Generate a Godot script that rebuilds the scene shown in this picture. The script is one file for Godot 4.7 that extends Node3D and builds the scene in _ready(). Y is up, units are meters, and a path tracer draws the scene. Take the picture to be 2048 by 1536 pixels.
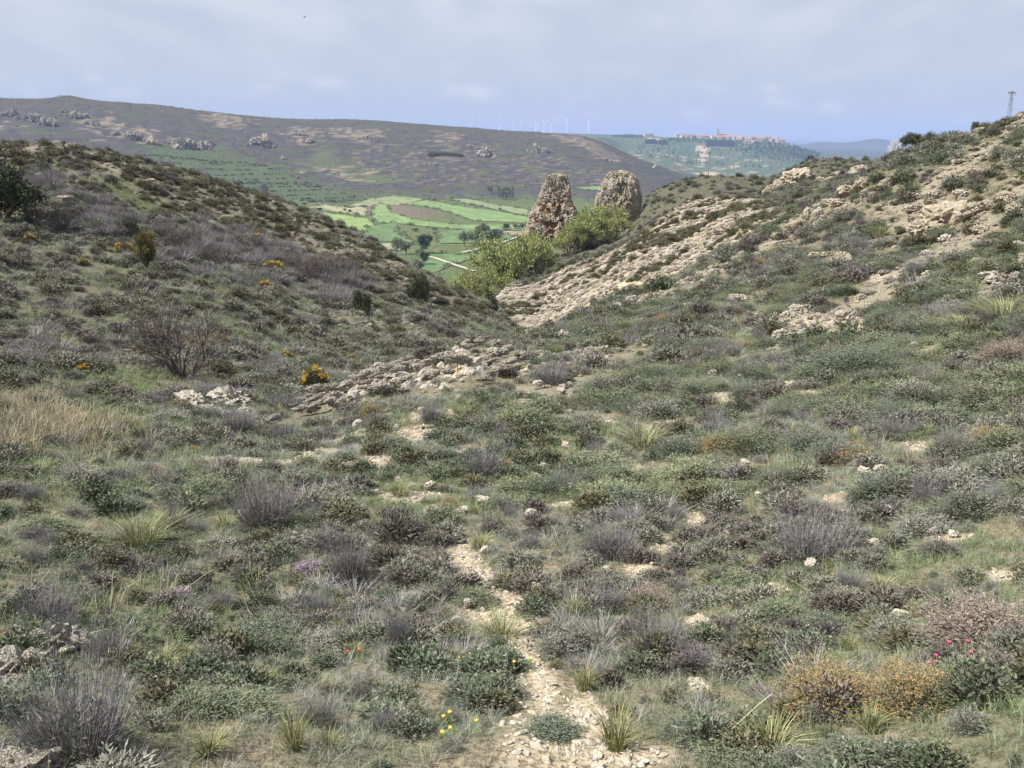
extends Node3D
# A dry limestone valley in spring: scrubby slopes, a gully, two rock pillars, fields, a far ridge and a hilltop village.
# Distances are metres; x runs right, d runs away from the start of the path (z = -d), y is up.

# survey of the terrain: bearing from the start of the path (radians), then pairs of distance and height
const COLS = [
	[-0.7875, [0.01,0,2.9,-0.04,5,-0.56,8,-1.04,12,-1.52,17,-2.03,24,-2.54,32,-2.77,44,-2.54,60,-1.56,80,0.02,100.0,2.13,120.0,3.51,140.0,2.84,200.0,-8.2,330.0,-34.5,430.0,-40.64,500.0,-41.42,700.0,-42.04,900.0,-41.82,1000.0,-36.35,1300.0,8.54,1600.0,49.53,1900.0,84.88,2300.0,78.51,4000.0,37.12,12000.0,-19.8]],
	[-0.6047, [0.01,0,2.9,-0.25,5,-0.85,8,-1.41,12,-2,17,-2.59,24,-3.25,30,-3.73,40,-3.68,52,-3.18,66,-2.03,80,-0.75,95,0.73,112.0,2.06,125.0,1.34,160.0,-6.16,250.0,-28.04,330.0,-40.49,430.0,-47.65,500.0,-48.56,700.0,-49.28,900.0,-49.02,1000.0,-43.5,1300.0,4.3,1600.0,47.71,1800.0,76.88,2200.0,73.97,4000.0,34.75,12000.0,-33.34]],
	[-0.4908, [0.01,0,2.9,-0.35,5,-0.98,8,-1.56,12,-2.2,17,-2.86,24,-3.63,30,-4.27,40,-4.41,52,-4.09,66,-2.96,80,-1.65,95,-0.1,112.0,1.5,125.0,0.65,160.0,-6.72,250.0,-30.18,330.0,-44.31,430.0,-51.2,500.0,-52.17,700.0,-52.95,900.0,-52.67,1000.0,-48.12,1300.0,-1.3,1600.0,41.92,1800.0,72.92,2200.0,69.57,4000.0,31.82,12000.0,-35.85]],
	[-0.4280, [0.01,0,2.9,-0.4,5,-1.06,8,-1.66,12,-2.32,17,-3.06,24,-3.89,30,-4.58,40,-4.8,52,-4.58,66,-3.58,80,-2.31,95,-0.73,114.0,1.13,127.0,0.14,160.0,-6.99,250.0,-31.18,330.0,-45.76,430.0,-52.87,500.0,-53.87,700.0,-54.67,900.0,-54.39,1000.0,-50.16,1300.0,-4.38,1600.0,40.3,1800.0,72.75,2200.0,68.74,4000.0,32.78,12000.0,-37.04]],
	[-0.3613, [0.01,0,2.9,-0.46,5,-1.14,8,-1.74,12,-2.43,17,-3.23,24,-4.15,30,-4.81,40,-5.23,52,-5.15,66,-4.48,80,-3.6,97,-2.25,117.0,-0.85,130.0,-2.18,165.0,-9.92,250.0,-32.1,330.0,-47.1,430.0,-54.4,500.0,-55.44,700.0,-56.26,900.0,-55.96,1000.0,-52.11,1300.0,-10.72,1600.0,33.18,1850.0,68.23,2200.0,62.46,4000.0,31.78,12000.0,-38.13]],
	[-0.2911, [0.01,0,2.9,-0.51,5,-1.2,8,-1.81,12,-2.53,17,-3.4,24,-4.39,32,-5.46,42,-6.15,55,-6.28,70,-6.25,86,-5.29,102.0,-4.26,120.0,-3.21,133.0,-4.92,180.0,-15.83,260.0,-35.65,330.0,-49.14,430.0,-55.75,500.0,-56.81,700.0,-57.65,900.0,-57.35,1000.0,-53.9,1300.0,-19.25,1600.0,23.97,1850.0,54,2300.0,53.58,4000.0,30.57,12000.0,-39.08]],
	[-0.2178, [0.01,0,2.9,-0.54,5,-1.24,8,-1.83,12,-2.57,17,-3.52,21,-4.18,26,-5.16,34,-6.42,45,-7.4,60,-7.8,78,-7.73,95,-6.79,111.0,-5.81,124.0,-8.08,160.0,-17.53,250.0,-37.58,330.0,-50.47,430.0,-56.85,500.0,-57.93,700.0,-58.79,900.0,-58.48,1000.0,-55.48,1300.0,-24.83,1600.0,18.12,1900.0,45.37,2300.0,43.36,4000.0,29.17,12000.0,-39.86]],
	[-0.1726, [0.01,0,2.9,-0.56,5,-1.26,8,-1.84,12,-2.55,17,-3.37,20,-3.78,24,-4.56,30,-6,40,-7.25,52,-8.04,66,-8.48,84,-8.31,104.0,-7.78,116.0,-10.32,160.0,-20.26,250.0,-39.28,330.0,-51.47,430.0,-57.38,500.0,-58.47,700.0,-59.33,900.0,-59.02,1000.0,-55.99,1300.0,-27.68,1600.0,16.69,1900.0,44.83,2300.0,41.47,4000.0,29.41,12000.0,-40.24]],
	[-0.1421, [0.01,0,2.9,-0.57,5,-1.26,8,-1.83,12,-2.52,17,-3.24,20,-3.58,24,-4.28,29,-5.61,40,-7.52,52,-8.51,66,-9.24,82,-9.22,100.0,-8.78,112.0,-11.5,160.0,-22.95,250.0,-41.11,330.0,-51.91,430.0,-57.67,500.0,-58.76,700.0,-59.63,900.0,-59.32,1000.0,-56.27,1300.0,-28.48,1600.0,15.17,1900.0,43.16,2300.0,39.39,4000.0,31.54,6500.0,69.66,12000.0,1.6]],
	[-0.0906, [0.01,0,2.9,-0.58,5,-1.28,8,-1.83,12,-2.49,17,-3.12,21,-3.49,25,-4.13,30,-5.67,42,-7.86,55,-9.25,70,-10.24,91,-11.07,102.0,-14.43,140.0,-24.63,250.0,-42.75,330.0,-52.41,430.0,-58.02,500.0,-59.12,700.0,-60,900.0,-59.68,1000.0,-57.14,1300.0,-29.99,1600.0,9.64,1900.0,35.84,2300.0,35.02,4000.0,31.72,6500.0,76.58,12000.0,31.76]],
	[-0.0386, [0.01,0,2.9,-0.59,5,-1.28,8,-1.83,12,-2.45,17,-3.04,22,-3.4,25,-3.8,30,-5.42,42,-8.18,55,-9.97,70,-11.25,84,-12.19,95,-15.73,130.0,-23.92,170.0,-30.35,250.0,-43.31,330.0,-52.77,430.0,-58.22,500.0,-59.33,700.0,-60.21,900.0,-59.89,1000.0,-57.85,1300.0,-32.09,1600.0,2.41,1950.0,30.03,2300.0,27.06,4000.0,27.8,6500.0,73.57,12000.0,31.86]],
	[-0.0073, [0.01,0,2.9,-0.59,5,-1.28,8,-1.84,12,-2.44,17,-3,22,-3.38,26,-4.02,31,-5.59,45,-8.94,60,-11.2,74,-12.81,82,-14.28,98,-15.75,122.0,-17.78,142.0,-19.87,155.0,-23.45,175.0,-27.93,250.0,-41.96,330.0,-52.81,430.0,-58.27,500.0,-59.37,700.0,-60.25,900.0,-59.94,1000.0,-58.42,1300.0,-33.44,1600.0,-2.44,1980.0,25.53,2300.0,22.46,4000.0,25.81,6500.0,70.35,12000.0,31.88]],
	[0.0282, [0.01,0,2.9,-0.59,5,-1.28,8,-1.84,12,-2.43,17,-2.94,23,-3.6,29,-4.5,34,-5.74,45,-8.88,60,-11.87,76,-14.3,92,-15.6,113.0,-16.53,140.0,-18.04,153.0,-20.94,168.0,-22.42,184.0,-20.14,198.0,-19.88,215.0,-24.72,280.0,-43.32,330.0,-52.79,430.0,-58.24,500.0,-59.35,700.0,-60.23,900.0,-59.91,1000.0,-58.4,1300.0,-34.76,1600.0,-4.87,1980.0,21.54,2300.0,18.98,4000.0,25.8,6500.0,63.8,12000.0,31.87]],
	[0.0657, [0.01,0,2.9,-0.59,5,-1.28,8,-1.83,12,-2.4,18,-3.08,25,-3.79,33,-4.7,40,-5.82,47,-7.64,56,-9.78,70,-11.93,90,-13.5,112.0,-14.51,142.0,-15.83,154.0,-18.22,170.0,-18.08,188.0,-16.77,203.0,-16.51,220.0,-21.18,280.0,-41.71,330.0,-52.69,430.0,-58.14,500.0,-59.24,700.0,-60.12,900.0,-59.8,1000.0,-58.29,1300.0,-36.03,1600.0,-7.28,2000.0,16.69,2300.0,14.33,4000.0,23.74,6500.0,57.17,12000.0,31.82]],
	[0.0916, [0.01,0,2.9,-0.58,5,-1.27,8,-1.82,12,-2.38,18,-3.06,25,-3.71,34,-4.66,43,-5.91,50,-7.71,58,-9.52,72,-11.09,98,-12.89,120.0,-13.81,142.0,-14.51,154.0,-16.69,172.0,-16.63,190.0,-16.12,210.0,-15.99,226.0,-19.95,290.0,-41.59,330.0,-52.58,430.0,-58.02,500.0,-59.12,700.0,-59.99,900.0,-59.68,1000.0,-58.17,1300.0,-38.61,1600.0,-15.35,2000.0,4.62,2300.0,-1.87,4000.0,25.7,4500.0,26.46,6500.0,53.8,12000.0,31.76]],
	[0.1174, [0.01,0,2.9,-0.58,5,-1.26,8,-1.8,12,-2.36,18,-3.03,26,-3.83,36,-4.69,45,-5.74,52,-7.31,62,-9.23,80,-10.5,105.0,-11.45,142.0,-13.33,155.0,-15.27,175.0,-15.41,195.0,-15.72,215.0,-15.46,235.0,-19.52,300.0,-42.96,340.0,-54.08,430.0,-57.86,500.0,-58.95,700.0,-59.83,900.0,-59.51,1000.0,-58.52,1300.0,-44.47,1600.0,-26.62,2000.0,-18.52,2300.0,-33.15,3000.0,-48.28,3600.0,-20.1,4200.0,28.94,4600.0,26.95,6500.0,47.16,12000.0,19.65]],
	[0.1553, [0.01,0,2.9,-0.57,5,-1.24,8,-1.78,12,-2.3,18,-2.95,26,-3.63,37,-4.47,48,-5.54,56,-7.13,68,-8.52,90,-8.91,120.0,-8.81,150.0,-8.69,180.0,-8.43,205.0,-7.82,230.0,-11.8,300.0,-34.7,380.0,-55.57,430.0,-57.55,500.0,-58.64,700.0,-59.51,900.0,-59.2,1000.0,-59.24,1300.0,-52.84,1600.0,-46.69,1900.0,-44.2,2300.0,-67.81,3000.0,-58.6,3600.0,-25.4,4200.0,24.62,4700.0,13.32,6500.0,37.23,12000.0,-4.39]],
	[0.1933, [0.01,0,2.9,-0.55,5,-1.22,8,-1.75,12,-2.24,18,-2.87,27,-3.53,38,-4.14,50,-5.07,58,-6.39,72,-7.44,100.0,-7.69,130.0,-6.92,165.0,-6.27,200.0,-5.61,230.0,-9.37,320.0,-33.5,430.0,-59.22,500.0,-59.82,700.0,-60.55,900.0,-61.57,1300.0,-60.39,1900.0,-67.82,2300.0,-82.43,3000.0,-80.78,3600.0,-35.98,4200.0,22.39,4700.0,3.93,6500.0,1.6,12000.0,-16.25]],
	[0.2223, [0.01,0,2.9,-0.54,5,-1.19,8,-1.72,12,-2.2,18,-2.79,27,-3.38,39,-3.78,52,-4.34,60,-5.51,75,-6.42,100.0,-6.2,130.0,-5.88,165.0,-5.39,200.0,-5.06,230.0,-8.84,320.0,-29.95,430.0,-58.85,500.0,-59.45,700.0,-60.17,900.0,-61.18,1300.0,-61.33,1900.0,-74.08,2300.0,-86.54,3000.0,-87.79,3600.0,-39.32,4200.0,18.14,4700.0,-9.99,6500.0,-14.42,12000.0,-27.98]],
	[0.2587, [0.01,0,2.9,-0.52,5,-1.16,8,-1.67,12,-2.15,18,-2.7,28,-3.34,40,-3.34,54,-3.37,62,-4.46,80,-4.99,110.0,-5.23,140.0,-5.33,175.0,-5.4,205.0,-5.88,230.0,-8.74,320.0,-24.75,430.0,-56.05,500.0,-58.91,700.0,-59.62,900.0,-60.62,1300.0,-60.77,1900.0,-73.41,2300.0,-85.76,3000.0,-91.46,3600.0,-46.03,4200.0,11.85,4700.0,-32.89,6500.0,-30.18,9000.0,-24.79,12000.0,-57.07]],
	[0.3106, [0.01,0,2.9,-0.49,5,-1.11,8,-1.6,12,-2.06,18,-2.57,28,-3,40,-2.82,56,-2.19,64,-3.01,85,-3.6,120.0,-3.66,160.0,-3.05,200.0,-2.36,230.0,-1.95,260.0,-4.69,330.0,-16.93,430.0,-48.55,500.0,-57.99,700.0,-58.7,900.0,-59.68,1300.0,-59.83,1900.0,-72.28,2300.0,-84.44,3000.0,-95.93,3600.0,-73.27,4200.0,-38.9,4700.0,-66.48,6500.0,-51.66,9000.0,-20.06,12000.0,-85.14]],
	[0.3471, [0.01,0,2.9,-0.46,5,-1.06,8,-1.54,12,-1.98,18,-2.44,28,-2.74,42,-2.02,60,-1,68,-1.67,90,-2.25,130.0,-2.57,180.0,-2.36,225.0,-2.27,260.0,-4.74,330.0,-15.09,430.0,-45.76,500.0,-57.26,700.0,-57.96,900.0,-58.93,1300.0,-59.07,1900.0,-71.36,2300.0,-83.38,3000.0,-99.07,3600.0,-101.8,4200.0,-78.62,6500.0,-60.31,9000.0,-19.79,12000.0,-84.06]],
	[0.3830, [0.01,0,2.9,-0.43,5,-1.01,8,-1.47,12,-1.91,18,-2.29,28,-2.47,42,-1.31,62,0.84,70,0.25,100.0,-1,180.0,-2.39,225.0,-2.43,260.0,-5.15,330.0,-14.86,430.0,-42.97,500.0,-56.45,700.0,-57.14,900.0,-58.1,1300.0,-58.24,1900.0,-70.37,2300.0,-82.22,3000.0,-97.7,3600.0,-100.4,4200.0,-83.49,6500.0,-68.65,9000.0,-44.85,12000.0,-94.19]],
	[0.4128, [0.01,0,2.9,-0.41,5,-0.98,8,-1.42,12,-1.85,18,-2.17,28,-2.21,42,-0.91,62,1.37,72,0.83,110.0,-0.7,180.0,-2.34,225.0,-2.69,260.0,-5.68,330.0,-14.66,430.0,-42.42,500.0,-55.73,700.0,-56.41,900.0,-57.36,1300.0,-57.5,1900.0,-69.47,2300.0,-81.18,4200.0,-86.37,9000.0,-60.98,12000.0,-93]],
	[0.4570, [0.01,0,2.9,-0.36,5,-0.91,8,-1.34,12,-1.76,18,-1.96,28,-1.79,42,-0.23,62,2.16,75,1.84,120.0,0.78,200.0,-0.67,330.0,-5.17,430.0,-37.41,500.0,-54.57,700.0,-55.23,900.0,-56.16,1300.0,-56.3,1900.0,-68.03,2300.0,-79.5,4200.0,-84.58,9000.0,-59.71,12000.0,-91.07]],
	[0.4908, [0.01,0,2.9,-0.32,5,-0.85,8,-1.26,12,-1.65,18,-1.78,28,-1.45,42,0.3,60,2.77,75,2.7,120.0,2.4,220.0,1.11,330.0,-3.57,430.0,-34.72,500.0,-53.6,700.0,-54.25,900.0,-55.17,1300.0,-55.3,1900.0,-66.83,2300.0,-78.1,4200.0,-83.09,9000.0,-58.66,12000.0,-89.48]],
	[0.6054, [0.01,0,2.9,-0.14,5,-0.59,8,-0.9,12,-1.12,18,-1.02,28,-0.36,42,1.69,58,4.21,75,4.67,120.0,3.83,220.0,2.97,330.0,-1.84,430.0,-28.52,500.0,-49.86,700.0,-50.48,900.0,-51.32,1300.0,-51.45,1900.0,-62.2,2300.0,-72.71,4200.0,-77.36,9000.0,-54.58,12000.0,-83.32]],
	[0.7749, [0.01,0,2.9,0.17,5,-0.14,8,-0.3,12,-0.35,18,-0.04,28,0.83,42,2.87,58,5.38,75,6.23,120.0,4.82,220.0,3.58,330.0,-0.19,430.0,-24.57,500.0,-43.12,700.0,-43.65,900.0,-44.39,1300.0,-44.5,1900.0,-53.84,2300.0,-62.97,4200.0,-67.01,9000.0,-47.22,12000.0,-72.19]]]

# outlines on the map (x, d pairs)
const ZONES = {
	"outcrop": [-4.18,15.44,-4.56,18.5,-4.69,21.85,-4.26,23.55,-3.54,24.17,-2.6,24.29,-1.32,25.39,-0.32,24.13,0.19,21.02,0.38,18.99,-0.25,18.4,-0.93,17.75,-1.7,17.46,-2.5,17.6,-3.19,17.52,-3.82,16.77],
	"straw": [-9.86,17.23,-9.1,16.85,-7.37,14.98,-6.02,13.23,-5.64,11.74,-6.05,11.27,-6.68,11.48],
	"lush": [-9.74,19.54,-8.88,22.02,-7.05,18.97,-6.19,15.16,-7.08,14.88,-8.78,17.15],
	"left_green": [-35.43,81.02,-36.19,91.12,-30.28,81.74,-27.67,74.97,-27.64,69.81,-31.39,73.22],
	"left_scrub": [-40.54,77.47,-39.91,83.97,-31.59,72.34,-26.48,68.63,-24.94,77.39,-20.58,82.8,-13.63,78,-10.1,73.32,-10.2,57.73,-13.91,55.12,-16.26,49.63,-20.61,52.86,-26.18,56.64,-31.44,60.05],
	"left_top": [-52.32,92.4,-46.11,100.9,-39.68,104.4,-33.35,110.1,-23.31,103.4,-17.41,97.41,-13.34,94.05,-8.01,85.03,-3.24,80.42,-0.99,75.46,-3.03,65.8,-7.97,71.85,-13.14,75.1,-20.58,82.8,-24.94,77.39,-27.18,73.6,-34.27,83.89,-41.28,86.96,-45.33,79.65],
	"mid_rock": [-2.98,140.2,1.82,128.8,9.12,134.3,15.54,128.2,18.1,122.7,27.2,144.1,30.93,128.1,30.77,112.5,21.46,75.13,16.8,65.88,14.42,64.41,11.7,62.47,8.32,67.62,5.03,72.94,1.46,73.55,-0.18,83.68],
	"mid_pale": [1.55,78.44,5.77,83.91,9.75,79.56,12.79,72.67,17.03,76.34,21.78,79.21,14.9,52.96,12.57,53.56,10.13,54.08,8.08,65.58,4.88,70.66],
	"far_green": [-485.5,1215.0,-468.3,1292.0,-411.4,1348.5,-347.7,1265.6,-223.2,1101.1,-148.1,983.7,-190.6,935.7,-243.1,989.1,-354.0,1076.0],
	"far_green2": [-287.6,1434.2,-214.3,1258.6,-142.4,1207.2,-154.6,1109.4,-214.0,1181.5,-278.6,1251.3],
	"scree0": [-528.0,1673.4,-536.7,1775.0,-470.2,1698.0,-435.7,1540.0,-465.4,1533.0],
	"scree1": [-376.4,1558.9,-351.2,1631.6,-301.8,1508.0,-315.0,1422.3],
	"scree2": [-319.5,1620.8,-279.2,1657.6,-224.4,1633.3,-197.4,1552.3,-220.0,1484.4,-262.3,1505.8],
	"scree3": [-141.0,1704.6,-112.1,1736.8,-79.18,1615.0,-108.4,1549.9],
	"scree4": [62.19,1808.3,124.2,1892.5,163.4,1778.0,185.2,1675.9,131.1,1606.6],
	"scree5": [141.7,1632.4,178.1,1650.9,200.3,1617.8,141.4,1448.4],
	"scree6": [-259.3,1236.9,-226.8,1255.1,-170.1,1178.8,-183.7,1146.3,-236.6,1202.5],
	"scree7": [-715.3,1359.6,-647.9,1271.7,-628.4,1212.7,-668.5,1254.5],
	"scree8": [-678.9,1500.5,-628.2,1470.2,-546.5,1374.6,-483.3,1335.2,-486.9,1270.2,-574.7,1340.2],
	"brown_burn": [-238.7,1408.6,-133.9,1565.5,-19.96,1592.2,113.2,1382.3,193.3,1328.3,94.52,1147.6,-38.6,1142.6,-120.3,1117.1,-205.4,1286.8],
	"quarry": [428.2,2363.4,492.5,2592.4,606.4,2911.7,612.7,2732.2,526.0,2399.5,455.0,2358.4],
	"trail": [717.2,3709.4,756.8,3753.2,707.1,3471.1,616.0,3068.9,602.1,3055.4,667.6,3369.9],
	"ledge_a": [565.9,4035.6,608.4,3995.9,594.3,3874.5,551.8,3888.9],
	"ledge_b": [959.7,3947.7,1037.9,3971.0,1008.2,3854.8,933.2,3819.5]}

# bare gravelly patches: x, d, half width, half depth
const BARE = [[0.13,3.15,0.15,0.25],
	[0.32,3.58,0.07,0.21],
	[-0.79,8.32,0.06,0.26],
	[-1.03,9.01,0.08,0.2],
	[0.05,5.03,0.08,0.21],
	[-0.16,5.95,0.09,0.24],
	[-0.33,6.64,0.08,0.2],
	[-0.04,5.34,0.19,0.32],
	[0.39,2.94,0.14,0.1],
	[0.2,3.29,0.17,0.23],
	[0.14,4.02,0.09,0.41],
	[0.06,4.67,0.08,0.26],
	[-0.08,5.56,0.18,0.38],
	[-0.24,6.25,0.09,0.25],
	[-0.41,6.99,0.07,0.37],
	[-0.58,7.73,0.07,0.27],
	[1.27,7.08,0.1,0.3],
	[0.96,6.35,0.11,0.14],
	[1.68,7.9,0.08,0.2],
	[-1.08,9.15,0.24,0.18],
	[-0.33,9.06,0.16,0.12],
	[-1.88,11.39,0.32,0.55],
	[-1.51,13.74,0.23,0.63],
	[-3.79,12.01,0.31,0.44],
	[3.45,8.29,0.14,0.25],
	[4.91,14.27,0.44,0.45],
	[7.51,23.56,0.71,2.94],
	[8.29,22.74,0.37,0.79],
	[4.69,15.69,0.26,0.35],
	[1.12,5.11,0.06,0.13],
	[0.89,3.88,0.04,0.08],
	[-1.73,4.75,0.09,0.16],
	[4.59,9.78,0.17,0.25],
	[3.52,14.74,0.25,0.33],
	[1.21,13.78,0.31,0.26],
	[-1.51,15.39,0.22,0.41],
	[-0.63,11.86,0.2,0.25],
	[7.72,16.52,0.27,0.31],
	[11.24,27.82,0.45,0.8],
	[2.25,13.03,0.22,0.29],
	[1.43,10.6,0.15,0.2],
	[3.02,7.98,0.16,0.15],
	[1.79,5.64,0.06,0.09],
	[2.9,4.99,0.07,0.1],
	[0.54,8.79,0.15,0.15],
	[3.16,6.19,0.11,0.13],
	[2.72,10.01,0.17,0.17],
	[3.07,16.91,0.28,0.3],
	[2.35,20.59,0.34,0.43],
	[-2.88,13.19,0.22,0.46],
	[-2.65,14.47,0.2,0.35],
	[-3.11,11.75,0.2,0.3]]

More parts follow.
